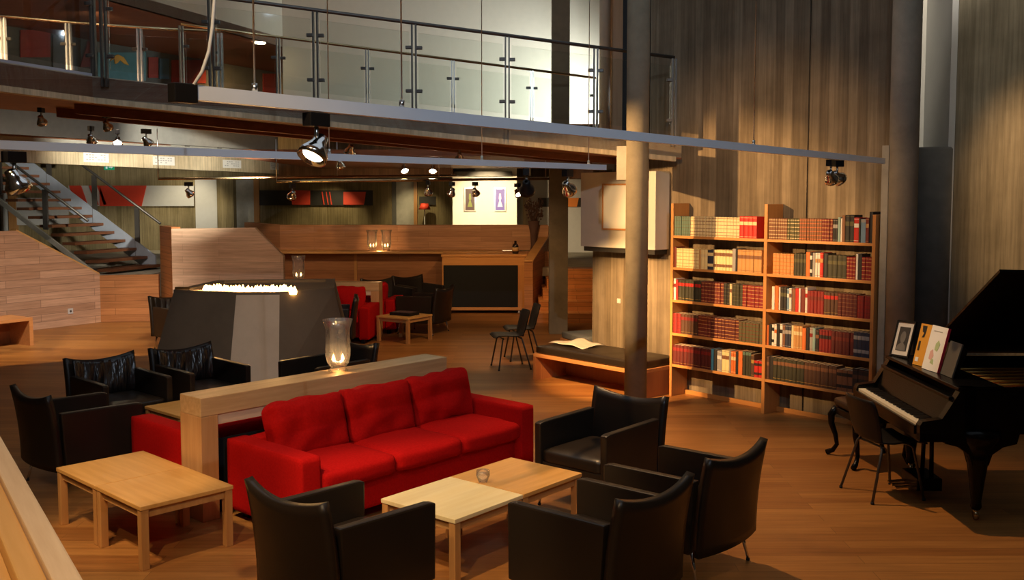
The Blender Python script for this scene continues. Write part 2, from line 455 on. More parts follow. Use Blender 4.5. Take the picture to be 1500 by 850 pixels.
# --- raking parapet right of the bar, and the wooden steps
fa, fb, fc = at(768, 400, 19.3), at(780.5, 400, 19.3), at(803, 340, 22.4)
wdt = fb.x - fa.x
mb = MB()
bx, by = fc.x - .03, 22.4
mb.slab([(fa.x, 19.3, 0), (bx, by, 0), (bx, by, 1.66), (fa.x, 19.3, 1.09)], (wdt, 0, 0))
mb.slab([(fa.x - .01, 19.28, 1.09), (bx, by, 1.66), (bx, by, 1.69), (fa.x - .01, 19.28, 1.12)], (wdt + .02, 0, 0), 1)
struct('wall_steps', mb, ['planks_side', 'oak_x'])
mb = MB()
for i in range(5):
    mb.box((fb.x + .02 + i * .09, 18.4 + i * .45, 0), (2.6, 20.7, .176 * (i + 1)))
struct('steps', mb, 'planks_steps').name = 'wooden_steps'
# --- the far wall of the upper level with its doors, panels and niches
YB = 27.0
struct('wall_far', MB().box((-16, YB, 0), (4.5, YB + .3, 8)), 'concrete_far')
def panel(u0, v0, u1, v1, d, mat, depth=.05, name=None, label=None, cat='panel', kind=None, group=None):
    a, b = at(u0, v1, d), at(u1, v0, d)
    o = MB().box((a.x, d - depth, a.z), (b.x, d, b.z)).build(name, mat)
    if kind: o['kind'] = kind
    if label: tag(o, label, cat, group)
    return o
# doors and openings belong to the setting
nd = 1
for u0, u1, mat in ((0, 12, 'panel_white'), (286, 318, 'panel_white'), (345, 372, 'concrete_pale'), (580, 606, 'concrete_pale')):
    a, b = at(u0, 290, YB - .06), at(u1, 262, YB - .06)
    o = MB().box((a.x, YB - .06, .88), (b.x, YB, 2.8)).build('door_%d' % nd, mat); o['kind'] = 'structure'
    mb = MB().box((b.x - .12, YB - .12, 1.78), (b.x - .08, YB - .06, 1.95)); mb.build('door_handle', 'steel_dark', o, o.location)
    nd += 1
for i, (u0, u1, mat) in enumerate(((12, 22, 'door_wood'), (372, 379, 'door_wood'), (318, 323, 'dark_grey'), (574, 580, 'dark_grey'), (606, 611, 'door_wood'), (322, 345, 'concrete_far'), (548, 574, 'concrete_far'), (640, 663, 'concrete_far'))):
    a, b = at(u0, 290, YB - .1), at(u1, 262, YB - .1)
    th = .35 if u1 - u0 > 12 else .12
    struct('trim_%d' % (7 + i), MB().box((a.x, YB - th, .88), (b.x, YB, 2.86)), mat)
# right part of that far wall seen beside the square column
struct('wall_far_right', MB().box((at(757, 290, 26).x, 26, .88), (5.5, 26.2, 2.86)), 'panel_white')
struct('trim_15', MB().box((at(766, 290, 25.9).x, 25.85, .88), (at(776, 290, 25.9).x, 26, 2.86)), 'fascia_wood')
# white display wall with the two framed pictures
wa, wb = at(663, 300, 23.6), at(757, 300, 23.6)
struct('wall_display', MB().box((wa.x, 23.6, .88), (wb.x, 24.1, 3.15)), 'white_box')
# --- lower ceiling over the bar side, with its fascias
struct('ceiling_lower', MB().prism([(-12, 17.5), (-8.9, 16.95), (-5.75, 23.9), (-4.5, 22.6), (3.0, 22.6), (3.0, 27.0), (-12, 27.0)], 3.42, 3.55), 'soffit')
fa_, fb_ = Vector((-9.2, 16.6, 0)), Vector((-5.55, 24.1, 0))
dd = (fb_ - fa_).normalized(); nn_ = Vector((-dd.y, dd.x, 0)) * .18
struct('trim_16', MB().slab([up(fa_, 2.98), up(fb_, 2.9), up(fb_, 3.28), up(fa_, 3.36)], nn_), 'fascia_wood')
struct('trim_17', MB().slab([up(fa_, 3.36), up(fb_, 3.28), up(fb_, 3.62), up(fa_, 3.75)], nn_ * 1.4), 'concrete_pale')
struct('trim_18', MB().box((at(408, 230, 22.4).x, 22.4, 2.80), (at(663, 230, 22.4).x, 22.6, 3.7)), 'fascia_brown')
struct('trim_19', MB().box((at(663, 230, 22.9).x, 22.9, 3.02), (3.4, 23.1, 3.7)), 'panel_white')
struct('ceiling_passage', MB().box((-4.4, 15.3, 2.99), (3.2, 22.4, 3.09)), 'soffit')
struct('ceiling_rear', MB().box((-5.0, 22.6, 2.82), (.0, 27, 2.92)), 'dark_grey')
# --- the upper hall behind the bridge
e0, e1 = at(155, 5, 12.9), at(414, 72, 17.0)
xr = at(894, 90, 17.0).x
mb = MB()
ex = e0 + (e0 - e1) * 1.2
mb.slab([(ex.x, ex.y, 4.9), (e1.x, e1.y, 4.9), (e1.x, e1.y, 8), (ex.x, ex.y, 8)], (-.06, .02, 0))
mb.box((e1.x, 17.0, 3.6), (xr, 17.25, 8))
struct('wall_white', mb, 'plaster_beige')
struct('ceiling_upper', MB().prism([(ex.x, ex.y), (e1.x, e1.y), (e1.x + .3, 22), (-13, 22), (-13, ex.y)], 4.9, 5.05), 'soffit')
ma, mc = Vector((-8.2, 13.4, 0)), Vector((-4.7, 20.9, 0))
struct('wall_mural', MB().slab([up(ma, 3.3), up(mc, 3.3), up(mc, 4.9), up(ma, 4.9)], (-.15, .05, 0)), 'dark_grey')
dm = (mc - ma).normalized()
def mural(u0, v0, u1, v1, mat, name, label, off=.03, pts=None):
    nrm = Vector((dm.y, -dm.x, 0))
    def hit(u, v):
        r = at(u, v, 1.0) - Vector((0, 0, EYE)); o = Vector((0, 0, EYE))
        k = (ma - o).dot(nrm) / r.dot(nrm); return o + r * k + nrm * off
    P = pts or [(u0, v1), (u1, v1), (u1, v0), (u0, v0)]
    ob = MB().slab([hit(*p) for p in P], -nrm * .02).build(name, mat)
    if label: tag(ob, label, 'wall panel')
    return ob
for nm, c in (('mural_red', (.30, .035, .022)), ('mural_blue', (.07, .15, .22)), ('mural_teal', (.08, .22, .26)), ('mural_grey', (.12, .14, .16)), ('mural_yellow', (.7, .38, .06))):
    plain(nm, c, .6, var=.15)
mural(28, 44, 72, 84, 'mural_red', 'painted_panel', 'dull red painted panel at the left end of the upper wall')
mural(76, 52, 112, 104, 'mural_grey', 'painted_panel', 'blue grey painted panel beside the dull red panel upstairs')
mural(0, 0, 0, 0, 'mural_red', 'painted_panel', 'red triangle panel left of the teal poster upstairs', pts=[(116, 98), (140, 98), (138, 72), (128, 60)])
po = mural(142, 77, 212, 118, 'mural_teal', 'poster', 'teal poster with a yellow arched shape on the upper wall')
mu = mural(0, 0, 0, 0, 'mural_yellow', 'yellow_arch', None, off=.05, pts=[(158, 90), (166, 82), (170, 80), (178, 84), (186, 96), (180, 94), (173, 88), (170, 92), (166, 94), (165, 86)])
mu.parent = po; mu.location = mu.location - po.location
mural(216, 84, 230, 114, 'mural_red', 'painted_panel', 'narrow red panel just right of the teal poster')
mural(232, 86, 246, 116, 'mural_blue', 'painted_panel', 'narrow blue panel right of the narrow red panel upstairs')
mural(250, 88, 300, 122, 'mural_red', 'painted_panel', 'wide red panel right of the narrow blue panel upstairs')
mural(384, 108, 402, 138, 'mural_red', 'painted_panel', 'small red panel at the right end of the upper wall')
struct('wall_mural_end', MB().box((-5.2, 20.6, 3.3), (-3.9, 20.8, 4.9)), 'concrete_far')
# columns and door frame upstairs at the end of the bridge
p = at(821, 90, 15.4)
column(p.x, 15.4, .135, 8, 'square dark column standing before the white upper wall', 'concrete_brown', square=True, z0=2.9)
p = at(886, 90, 15.2)
o = column(p.x, 15.2, .085, 8, 'slim white round column upstairs beside the brown timber panel', 'white_wall', z0=2.9)
a, b = at(896, 90, 14.9), at(912, 90, 14.9)
struct('trim_20', MB().box((a.x, 14.9, 2.9), (b.x, 15.1, 8)), 'door_wood')
struct('trim_21', MB().box((b.x, 14.95, 2.9), (b.x + .5, 15.1, 8)), 'black_panel')
# roof high above, open over the middle as a skylight
mb = MB()
mb.box((-16, -2.5, 8), (11, 3.2, 8.2)); mb.box((-16, 13.5, 8), (11, 32, 8.2)); mb.box((-16, 3.2, 8), (-7, 13.5, 8.2)); mb.box((5.5, 3.2, 8), (11, 13.5, 8.2))
struct('ceiling', mb, 'white_wall')

# ------------------------------------------------------------------ foreground parapet of the upper terrace
z = 1.5
pa, pb = atz(121, 852, z), atz(-2, 637, z)
dp = (pb - pa).normalized(); ni = Vector((-dp.y, dp.x, 0))
if ni.x > 0: ni = -ni
pa = pa - dp * 1.6; pb = pb + dp * 2.2
L = (pb - pa).length
t = thing('terrace_parapet', 'pale timber parapet crossing the bottom left corner', 'parapet', (pa.x, pa.y, 0), math.atan2(dp.y, dp.x))
MB().box((0, 0, 0), (L, .05, 1.455)).build('wall_panel', 'planks_front', t)
MB().box((0, -.004, 1.455), (L, .058, 1.5), bev=.006).build('cap', 'parapet_cap', t)
MB().box((0, .06, 1.2), (L, .12, 1.482), bev=.006).build('inner_rail', 'parapet_in', t)
MB().box((0, .121, 1.38), (L, .85, 1.44)).build('shelf', 'parapet_in', t)
MB().box((0, .121, 0), (L, .8, 1.379)).build('cabinet', 'planks_front', t)

# ------------------------------------------------------------------ bridge
NP, NV = Vector((-2.064, 10.5, 3.146)), Vector((2.988, .85, -.256))      # near edge underside, per unit t
def near(t, dz=0): return NP + NV * t + Vector((0, 0, dz))
FP, FV = Vector((-3.44, 12.46, 3.21)), Vector((4.776, 2.44, -.30))        # far edge underside
def far(t, dz=0): return FP + FV * t + Vector((0, 0, dz))
kn = near(-.70)
lf = kn + Vector((-1.1, -2.9, .02))
kf = far(-.42); lff = kf + Vector((-2.6, -1.6, .12))
outline = [lf, kn, near(1.355), Vector((1.66, 12.3, 2.82)), far(1.0), far(0), kf, lff]
pl = [(p.x, p.y) for p in outline]; zl = [p.z for p in outline]
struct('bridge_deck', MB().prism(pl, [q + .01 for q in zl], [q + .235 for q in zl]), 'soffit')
out = Vector((.27, -.96, 0)) * .012
def strip(p, q, z0, z1, th, m, nm):
    n = Vector((p.y - q.y, q.x - p.x, 0)).normalized() * th
    return MB().slab([p + Vector((0, 0, z0)), q + Vector((0, 0, z0)), q + Vector((0, 0, z1)), p + Vector((0, 0, z1))], n)
mb = strip(kn, near(1.355), .03, .245, .12, 0, ''); o2 = strip(lf, kn, .03, .245, .12, 0, '')
struct('bridge_fascia', mb, 'concrete'); o = struct('bridge_fascia', o2, 'concrete')
sh = Vector((.1, -.25, 0)) * .06
struct('bridge_trim', strip(kn + sh, near(1.33) + sh, -.02, .035, .10, 0, ''), 'fascia_wood')
struct('bridge_trim', strip(lf + Vector((.02, 0, 0)), kn + Vector((.02, 0, 0)), -.02, .035, .10, 0, ''), 'fascia_wood')
struct('bridge_edge', strip(lf, kn, .245, .27, .10, 0, ''), 'steel_blue')
for q in (.30, .62):                                                    # timber ribs under the deck
    a, b = near(-.7).lerp(kf, q), near(1.3).lerp(far(.85), q)
    struct('bridge_rib', MB().slab([a + Vector((0, 0, -.09)), b + Vector((0, 0, -.09)), b + Vector((0, 0, .02)), a + Vector((0, 0, .02))], (0, .16, 0)), 'soffit')

def balustrade(label, pts, H, mats, z0=.02, clamp=.09, railr=.02, name='glass_balustrade', pw=.016, skip_glass=()):
    """Posts at pts (deck points), handrail above, clamped glass panes between."""
    r = thing(name, label, 'balustrade', tuple(pts[0]))
    o = Vector(pts[0]); loc = [Vector(p) - o for p in pts]
    hv = Vector((0, 0, H))
    MB().tube([p + hv for p in loc], railr, 10).build('handrail', mats[0], r)
    for i, p in enumerate(loc):
        dv = (loc[min(i + 1, len(loc) - 1)] - loc[max(i - 1, 0)]); dv.z = 0; dv.normalize()
        m = MB()
        for s in (-1, 1):
            c = p + dv * s * pw * 1.3
            m.box((c.x - pw * .55, c.y - pw * 1.6, c.z + z0 - .12), (c.x + pw * .55, c.y + pw * 1.6, c.z + H - .015))
        pst = m.build('post', mats[1], r)
        for hz in (H - .26, .2):
            for s in (-1, 1):
                m = MB()
                if (i == 0 and s < 0) or (i == len(loc) - 1 and s > 0): continue
                c = p + dv * s * clamp * .62 + Vector((0, 0, hz))
                m.box((c.x - .034, c.y - .022, c.z - .018), (c.x + .034, c.y + .022, c.z + .018), bev=.006)
                m.build('glass_clamp', mats[2], pst)
    for i in range(len(loc) - 1):
        if i in skip_glass: continue
        a, b = loc[i], loc[i + 1]; dv = (b - a).normalized() * .05
        a, b = a + dv, b - dv
        MB().slab([a + Vector((0, 0, z0 + .05)), b + Vector((0, 0, z0 + .05)), b + Vector((0, 0, H - .1)), a + Vector((0, 0, H - .1))],
                  Vector((0, .01, 0))).build('glass_pane', 'glass_rail', r)
    return r
pts = [near(t_, .245) + Vector((.02, -.07, 0)) for t_ in (-.66, -1 / 3, 0, 1 / 3, 2 / 3, 1.0, 1.31)]
balustrade('glass balustrade on the front edge of the bridge', pts, .92, ('steel_dark', 'steel_dark', 'steel_dark'))
pts = [lf + Vector((.05, 0, .245)), lf.lerp(kn, .55) + Vector((.05, 0, .245)), kn + Vector((0, .05, .245))]
balustrade('short glass balustrade on the left branch of the bridge', pts, .965, ('steel_dark', 'steel_dark', 'steel_dark'))
pts = [far(t_, .245) for t_ in (-.12, .10, .32, .55, .78, .98)]
balustrade('glass balustrade along the rear edge of the bridge', pts, .965, ('brass', 'steel', 'steel_dark'), railr=.018, pw=.014)
pts = [Vector((at(u, 40, d_).x, d_, z_)) for u, d_, z_ in ((-60, 11.4, 3.56), (4, 11.8, 3.55), (100, 12.1, 3.53), (204, 12.3, 3.5), (322, 12.42, 3.47))]
balustrade('glass balustrade behind the left branch of the bridge', pts, .94, ('brass', 'panel_white', 'steel_dark'), railr=.018, pw=.016)
# ================================================================== FURNITURE
# ---- stair
t = thing('steel_staircase', 'open steel staircase with grey stringers climbing up to the left', 'staircase', (-7.38, 20.45, .86))
o = t.location.copy()
R0, G = Vector((-10.70, 21.5, 0)), Vector((.95, -.3, 0)).normalized(); LN = 3.68
Tt = Vector((-.3, -.95, 0)).normalized() * 1.5
zt0, zt1, zb0, zb1 = 3.364, 1.145, 2.904, .72
def sl(q, zt=True):                                   # height of the stringer's top or bottom at run q
    a, b = (zt0, zt1) if zt else (zb0, zb1)
    return a + (b - a) * q / 3.49
def sp(q, z, left=False): return R0 + G * q + (Tt if left else Vector()) + Vector((0, 0, z)) - o
for lf_ in (False, True):
    q0, q1 = -1.5, 3.5
    th = G.cross(Vector((0, 0, 1))).normalized() * .04
    if lf_:
        pts = [sp(q0, sl(q0, 0) - .06, 1), sp(q1, sl(q1, 0) - .06, 1), sp(q1, sl(q1, 0) + .05, 1), sp(q0, sl(q0, 0) + .05, 1)]
        MB().slab(pts, th).build('left_stringer', 'concrete_pale', t)
    else:
        pts = [sp(q0, sl(q0, 0)), sp(q1, sl(q1, 0)), sp(q1, sl(q1)), sp(q0, sl(q0))]
        MB().slab(pts, th).build('right_stringer', 'steel_blue', t)
for i in range(18):
    q = -1.3 + .27 * i
    z = sl(q, 0) + .06
    a, b = R0 + G * q - o, R0 + G * (q + .30) - o
    zz = Vector((0, 0, z)); th = Vector((0, 0, .055))
    m = MB().slab([a + zz, b + zz, b + Tt + zz, a + Tt + zz], th)
    m.build('tread', 'tread', t)
def railing(left, qs, qa, qb, lift):
    pts = []
    m = MB().tube([sp(qa, sl(qa) + lift, left), sp(qb, sl(qb) + lift, left)], .028, 8)
    r = m.build('handrail', 'steel_dark', t)
    for q in qs:
        m = MB(); c = sp(q, 0, left)
        m.box((c.x - .045, c.y - .03, sl(q, 0) + .12 - o.z), (c.x + .045, c.y + .03, sl(q) + lift - .03 - o.z))
        m.build('post', 'steel_dark', t)
railing(False, (-.55, .84, 2.0, 3.05), -1.4, 3.62, .74)
railing(True, (-.1, 1.0, 2.1), -1.2, 3.1, .50)

# ---- fireplace
A, B_, C_, D_ = (-4.72, 12.72), (-3.53, 12.18), (-2.93, 12.3), (-2.16, 13.35)
tA, tB, tC, tD = (-4.404, 12.82), (-3.483, 12.447), (-2.949, 12.5), (-2.36, 13.1)
Eb, Fb = (-2.4, 14.9), (-4.5, 14.7); tE, tF = (-2.6, 14.5), (-4.25, 14.3)
t = thing('fireplace', 'open hearth of dark stone with a centre face coloured paler as lit and a flame strip on top', 'fireplace', (-3.5, 13.4, 0))
o = t.location
sub = lambda P: [(p[0] - o.x, p[1] - o.y) for p in P]
base, top = sub([A, B_, C_, D_, Eb, Fb]), sub([tA, tB, tC, tD, tE, tF])
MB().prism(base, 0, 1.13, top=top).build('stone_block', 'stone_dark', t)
# centre facet overlaid in a paler tone for the light falling on it
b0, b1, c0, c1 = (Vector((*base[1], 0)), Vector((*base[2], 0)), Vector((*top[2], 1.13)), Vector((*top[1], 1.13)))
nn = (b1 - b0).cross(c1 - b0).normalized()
pf = MB().slab([b0 + nn * .012, b1 + nn * .012, c0 + nn * .012, c1 + nn * .012], -nn * .03).build('centre_face', 'stone_lit', t)
m = MB()                                               # engraved ring of small marks on the pale face
for k_ in range(9):
    an = k_ * 2 * PI / 9
    u_, w_ = .52 + .12 * math.cos(an), .55 + .055 * math.sin(an) * (1.3 if k_ % 2 else .8)
    c = (b0.lerp(b1, u_)).lerp(c1.lerp(c0, u_), w_) + nn * .013
    e1 = (b1 - b0).normalized() * .008; e2 = (c1 - b0).normalized() * .008
    m.slab([c - e1 - e2, c + e1 - e2, c + e1 + e2, c - e1 + e2], nn * .002)
m.build('engraved_mark', 'stone_dark', t)
cap = sub([tA, tB, tC, tD, tE, tF]); ctr = Vector((sum(p[0] for p in cap) / 6, sum(p[1] for p in cap) / 6))
inn = [tuple(ctr + (Vector(p) - ctr) * .86) for p in cap]
m = MB()
for i in range(6):
    j = (i + 1) % 6
    m.prism([cap[i], cap[j], inn[j], inn[i]], 1.13, 1.165)
m.build('rim', 'stone_dark', t)
m = MB()
for k_ in range(80):                                   # low tongues of flame along the burner
    f_ = k_ / 79; q = Vector((*cap[0], 0)).lerp(Vector((*cap[1], 0)), .42 + .58 * f_ * 1.6) if f_ < .62 else Vector((*cap[1], 0)).lerp(Vector((*cap[2], 0)), (f_ - .62) / .38 * 1.25)
    q += Vector((.03, .12, 1.12)); h = .085 + .05 * random.random()
    m.lathe([(.022, 0), (.032, h * .35), (.018, h * .7), (.003, h)], 7, mx=Matrix.Translation(q))
m.build('flames', 'fire', t)
m = MB().box((cap[0][0] + .02, cap[0][1] + .05, 1.165), (cap[0][0] + .2, cap[0][1] + .0, 1.20)); m.build('damper_handle', 'brass', t)

# ---- room dividers
def divider(label, o, rz, L, H=.92, W=.29, th=.14):
    t = thing('timber_divider', label, 'room divider', o, rz)
    MB().box((0, 0, H - th), (L, W, H), bev=.006).build('top_beam', 'beam_x', t)
    for x in (0, L - th): MB().box((x, 0, 0), (x + th, W, H - th), bev=.004).build('leg', 'beam_z', t)
    MB().box((th, .012, H - th - .075), (L - th, W - .012, H - th)).build('inner_beam', 'parapet_cap', t)
    MB().box((th, W * .45, .0), (L - th, W * .55, .56)).build('inner_panel', 'black_cloth', t)
    return t
AP = AS
PO = Vector((-2.262, 7.10, 0))
divider('pale timber divider arch behind the front red sofa', PO, AP, 2.49)
P2 = Vector((-4.55, 16.75, 0)); AP2 = math.atan2(-.18, 2.2)
divider('timber divider arch far back, right of the fireplace', P2, AP2, 2.32)

# ---- sofas
def sofa_cushion(w, d, h): return None
def make_sofa(label, loc, rz, L=2.39, D=.88, cush=3, low=0):
    """local: x along the sofa, front towards -y"""
    t = thing('red_sofa', label, 'sofa', loc, rz, None)
    a = .17
    MB().soft((L / 2, D / 2 + .03, .235), (L / 2 - .03, D / 2 - .04, .145), .03, 6).build('frame', 'red_fabric', t)
    for x in (a / 2, L - a / 2):
        MB().soft((x, D / 2, .335), (a / 2, D / 2, .265), .018, 10, bulge=(.003, .002, .002)).build('armrest', 'red_fabric', t)
    MB().soft((L / 2, D - .09, .335), (L / 2 - a - .005, .085, .265), .035, 8).build('backrest', 'red_fabric', t)
    w = (L - 2 * a) / cush
    for i in range(cush):
        x = a + w * (i + .5)
        MB().soft((x, (D - .17) / 2 - .005, .40), (w / 2 - .004, (D - .17) / 2 + .005, .075), .05, 12, bulge=(.004, .012, .022), wr=.006).build('seat_cushion', 'red_fabric', t)
        mx = Matrix.Translation((x, D - .285, .665 - low)) @ Matrix.Rotation(math.radians(-13 + random.uniform(-2, 2)), 4, 'X') @ Matrix.Rotation(math.radians(random.uniform(-1.5, 1.5)), 4, 'Y')
        MB().soft((0, 0, 0), (w / 2 - .012, .085, .215), .05, 18, bulge=(.0, .06, .004), mx=mx, wr=.028).build('back_cushion', 'red_fabric', t)
    for x in (.12, L - .12):
        for y in (.1, D - .1):
            MB().box((x - .03, y - .03, 0), (x + .03, y + .03, .1)).build('leg', 'black_plastic', t)
    return t
FO = Vector((-1.43, 6.605, 0))
make_sofa('long red sofa with three back cushions in front of the pale timber divider', FO, AS, 2.42, .93, low=.02)
make_sofa('red sofa backing onto the front divider, only its red arm end showing', PO + Fd * -1.21 + S * (.07 + 2.2), AS + PI, 2.2, .90, low=.06)
make_sofa('red sofa in front of the far divider, beside the fireplace', Vector((-4.30, 15.90, 0)), AP2, 2.02, .82)
make_sofa('red sofa behind the far divider, near the small tray table', Vector((-1.95, 17.75, 0)), AP2 + PI, 2.1, .84)

# ---- armchairs
def make_armchair(creased):
    t = thing('leather_armchair', 'x', 'armchair', (0, 0, 0), 0, 'dark leather armchairs on thin chrome legs')
    def back(u, v):
        a = 2 * u - 1; z = .20 + (.575 + .055 * a * a) * v
        return (.345 * a, -.335 - .05 * (1 - a * a) - (.055 + .02 * a * a) * v ** 2 + .0, z)
    m = MB().sheet(back, 16, 10, -.05)
    m.build('backrest', 'leather', t)
    for s in (-1, 1):
        m = MB()
        x0, x1 = s * .345, s * .285
        m.slab([(x1, -.31, .20), (x1, .34, .20), (x1, .345, .645), (x1, .30, .655), (x1, -.34, .665)], (x0 - x1, 0, 0))
        bmesh.ops.bevel(m.bm, geom=m.bm.edges[:], offset=.012, segments=2, profile=.6, affect='EDGES')
        m.build('armrest', 'leather', t)
    m = MB().soft((0, .015, .395), (.282, .315, .055), .03, 8, bulge=(0, .008, .022)); m.build('seat_cushion', 'leather', t)
    m = MB().box((-.285, -.29, .2), (.285, .325, .35), bev=.01); m.build('seat_base', 'leather', t)
    if creased:
        def inner(u, v):
            a = .90 * (2 * u - 1)
            z = .43 + (.335 + .05 * a * a) * v; w = (z - .20) / (.575 + .055 * a * a)
            cr = .016 * math.sin(u * 23 + v * 3 + 2 * math.sin(u * 9)) * math.sin(PI * v) ** .7 * math.sin(PI * u)
            return (.345 * a, -.335 - .05 * (1 - a * a) - (.055 + .02 * a * a) * w ** 2 + .058 + .012 * math.sin(PI * v) + cr, z)
        MB().sheet(inner, 44, 12, .02).build('back_pad', 'leather_creased', t)
    for sx in (-1, 1):
        for y, dy in ((-.30, -.05), (.29, .03)):
            m = MB().tube([(sx * .30, y, .21), (sx * .315, y + dy, .012)], [.013, .010], 8)
            lg = m.build('leg', 'chrome', t)
            MB().lathe([(.013, 0), (.013, .014)], 8, mx=Matrix.Translation((sx * .315, y + dy, 0))).build('foot', 'rubber', lg)
    return t
ac = make_armchair(False)
acc = make_armchair(True)
first = [True, True]
def armchair(x, y, fx, fy, label):
    rz = facing(fx, fy); k_ = 'creased' in label; p_ = acc if k_ else ac
    if first[k_]: p_.location = (x, y, 0); p_.rotation_euler = (0, 0, rz); p_['label'] = label; first[k_] = False; return p_
    return dup(p_, (x, y, 0), rz, label)
s_, f_ = (S.x, S.y), (Fd.x, Fd.y); ns, nf = (-S.x, -S.y), (-Fd.x, -Fd.y)
armchair(-.92, 5.51, *s_, 'dark leather armchair seen from behind at the left end of the right coffee tables')
armchair(.46, 5.56, *nf, 'dark leather armchair at the bottom edge, its back and flat side turned to us')
armchair(.66, 7.55, *ns, 'dark leather armchair facing us beyond the right coffee tables')
armchair(1.08, 6.36, *nf, 'dark leather armchair furthest right of the front group, seen from behind')
armchair(-3.60, 8.22, *s_, 'dark leather armchair seen from behind, left of the red arm end')
armchair(-3.76, 9.42, *f_, 'dark leather armchair with creased pad facing us, left one before the fireplace')
armchair(-3.17, 10.05, *f_, 'dark leather armchair with creased pad, directly in front of the fireplace stone')
armchair(-1.98, 10.35, *ns, 'dark leather armchair mostly hidden behind the front divider and glass vase')
armchair(at(236, 450, 15.3).x + .36, 15.3, .75, -.65, 'dark leather armchair with creased pad peeping out left of the fireplace')
armchair(-2.86, 15.24, -1, -.14, 'dark leather armchair between the fireplace and the far divider, seen edge on')
armchair(-2.29, 18.40, .64, -.77, 'left of two dark leather armchairs by the bar wall')
armchair(-1.78, 19.05, .64, -.77, 'right of two dark leather armchairs by the bar wall')
armchair(-1.56, 17.15, -.93, .36, 'dark leather armchair in front of the black bar panel')

# ---- coffee tables
def make_table():
    t = thing('coffee_table', 'x', 'coffee table', (0, 0, 0), 0, 'square pale timber coffee tables')
    MB().box((-.33, -.33, .392), (.33, .33, .42), bev=.004).build('tabletop', 'top_x', t)
    MB().box((-.30, -.305, .335), (.30, -.285, .39)).box((-.30, .285, .335), (.30, .305, .39)).box((-.305, -.285, .335), (-.285, .285, .39)).box((.285, -.285, .335), (.305, .285, .39)).build('apron', 'oak_x', t)
    for sx in (-1, 1):
        for sy in (-1, 1):
            a, b = sx * .325, sx * .273; c, d = sy * .325, sy * .273
            MB().box((a, c, 0), (b, d, .391), bev=.003).build('leg', 'oak_z', t)
    return t
ct = make_table(); ctf = True
def table(p, rz, label, sc=1.0):
    global ctf
    if ctf: ct.location = p; ct.rotation_euler = (0, 0, rz); ct['label'] = label; ctf = False; return ct
    return dup(ct, p, rz, label)
a1 = math.atan2(-.69, .72)
c1 = Vector((-2.608, 6.853, 0)); e1 = Vector((.72, -.69, 0)).normalized() * .332
table(c1 - e1, a1, 'timber coffee table, left half of the pair at lower left')
table(c1 + e1, a1, 'timber coffee table, right half of the pair at lower left, nearer the red sofa')
c2 = Vector((-.178, 6.634, 0)); e2 = Vector((.64, .77, 0)).normalized() * .333; a2 = math.atan2(.77, .64)
tm = table(c2 - e2, a2, 'timber coffee table with a pale maple top in front of the long red sofa')
table(c2 + e2, a2, 'timber coffee table under the small glass bowl, far half of the right pair')
for ch in tm.children:
    if ch.name.startswith('tabletop'):
        ch.data = ch.data.copy(); ch.data.materials[0] = MATS['maple_x']
table(Vector((-2.98, 9.19, 0)), AS, 'timber coffee table glimpsed between the red arm end and the creased armchairs')
table(Vector((-1.77, 16.2, 0)), -.55, 'small timber table carrying a dark tray, near the far divider')
# things on the tables
p = Vector((-.20, 6.70, .42))
m = MB().lathe([(.022, 0), (.03, .004), (.048, .05), (.045, .085), (.043, .085), (.045, .05), (.028, .008), (.0, .006)], 24, close=False)
o = m.build('glass_bowl', 'glass_vase', None, Vector()); o.location = p; tag(o, 'small clear glass bowl on the right coffee tables', 'bowl')
t = thing('tray', 'dark shallow tray with folded papers on the small far table', 'tray', (-1.77, 16.2, .421), -.5)
MB().box((-.2, -.14, 0), (.2, .14, .012)).box((-.2, -.14, .012), (-.19, .14, .05)).box((.19, -.14, .012), (.2, .14, .05)).box((-.19, -.14, .012), (.19, -.13, .05)).box((-.19, .13, .012), (.19, .14, .05)).build('tray_body', 'black_plastic', t)
MB().box((-.17, -.11, .014), (.17, .11, .055)).build('folded_papers', 'dried', t)

# ---- hurricane vases with candles
def make_vase():
    t = thing('hurricane_lamp', 'x', 'candle vase', (0, 0, 0), 0, 'glass hurricane lamps with burning candles')
    prof = [(.075, 0), (.085, .012), (.06, .035), (.09, .075), (.105, .14), (.10, .26), (.10, .36), (.125, .44), (.119, .44), (.094, .36), (.094, .26), (.099, .14), (.084, .08), (.0, .05)]
    MB().lathe(prof, 32, close=False).build('glass_shade', 'glass_vase', t)
    for dx in (-.035, .035):
        c = MB().lathe([(.024, .052), (.024, .088)], 16, mx=Matrix.Translation((dx, dx * .5, 0))).build('candle', 'wax', t)
        MB().lathe([(.004, .09), (.015, .103), (.011, .125), (.002, .15)], 10, mx=Matrix.Translation((dx, dx * .5, 0))).build('flame', 'flame', c)
    return t
vz = make_vase()
vp = PO + Vector((math.cos(AP), math.sin(AP), 0)) * 1.36 + Vector((-math.sin(AP), math.cos(AP), 0)) * .14
vz.location = (vp.x, vp.y, .92); vz['label'] = 'large glass hurricane lamp with candles on the front divider'
p = at(438, 412, 16.85); dup(vz, (p.x, 16.83, .92), 0, 'glass hurricane lamp with candles on the far divider, behind the flames')
for u, lb in ((545, 'left of two glass hurricane lamps on the bar ledge'), (566, 'right of two glass hurricane lamps on the bar ledge')):
    dup(vz, (at(u, 366, 20.85).x, 20.85, 1.216), .4, lb)

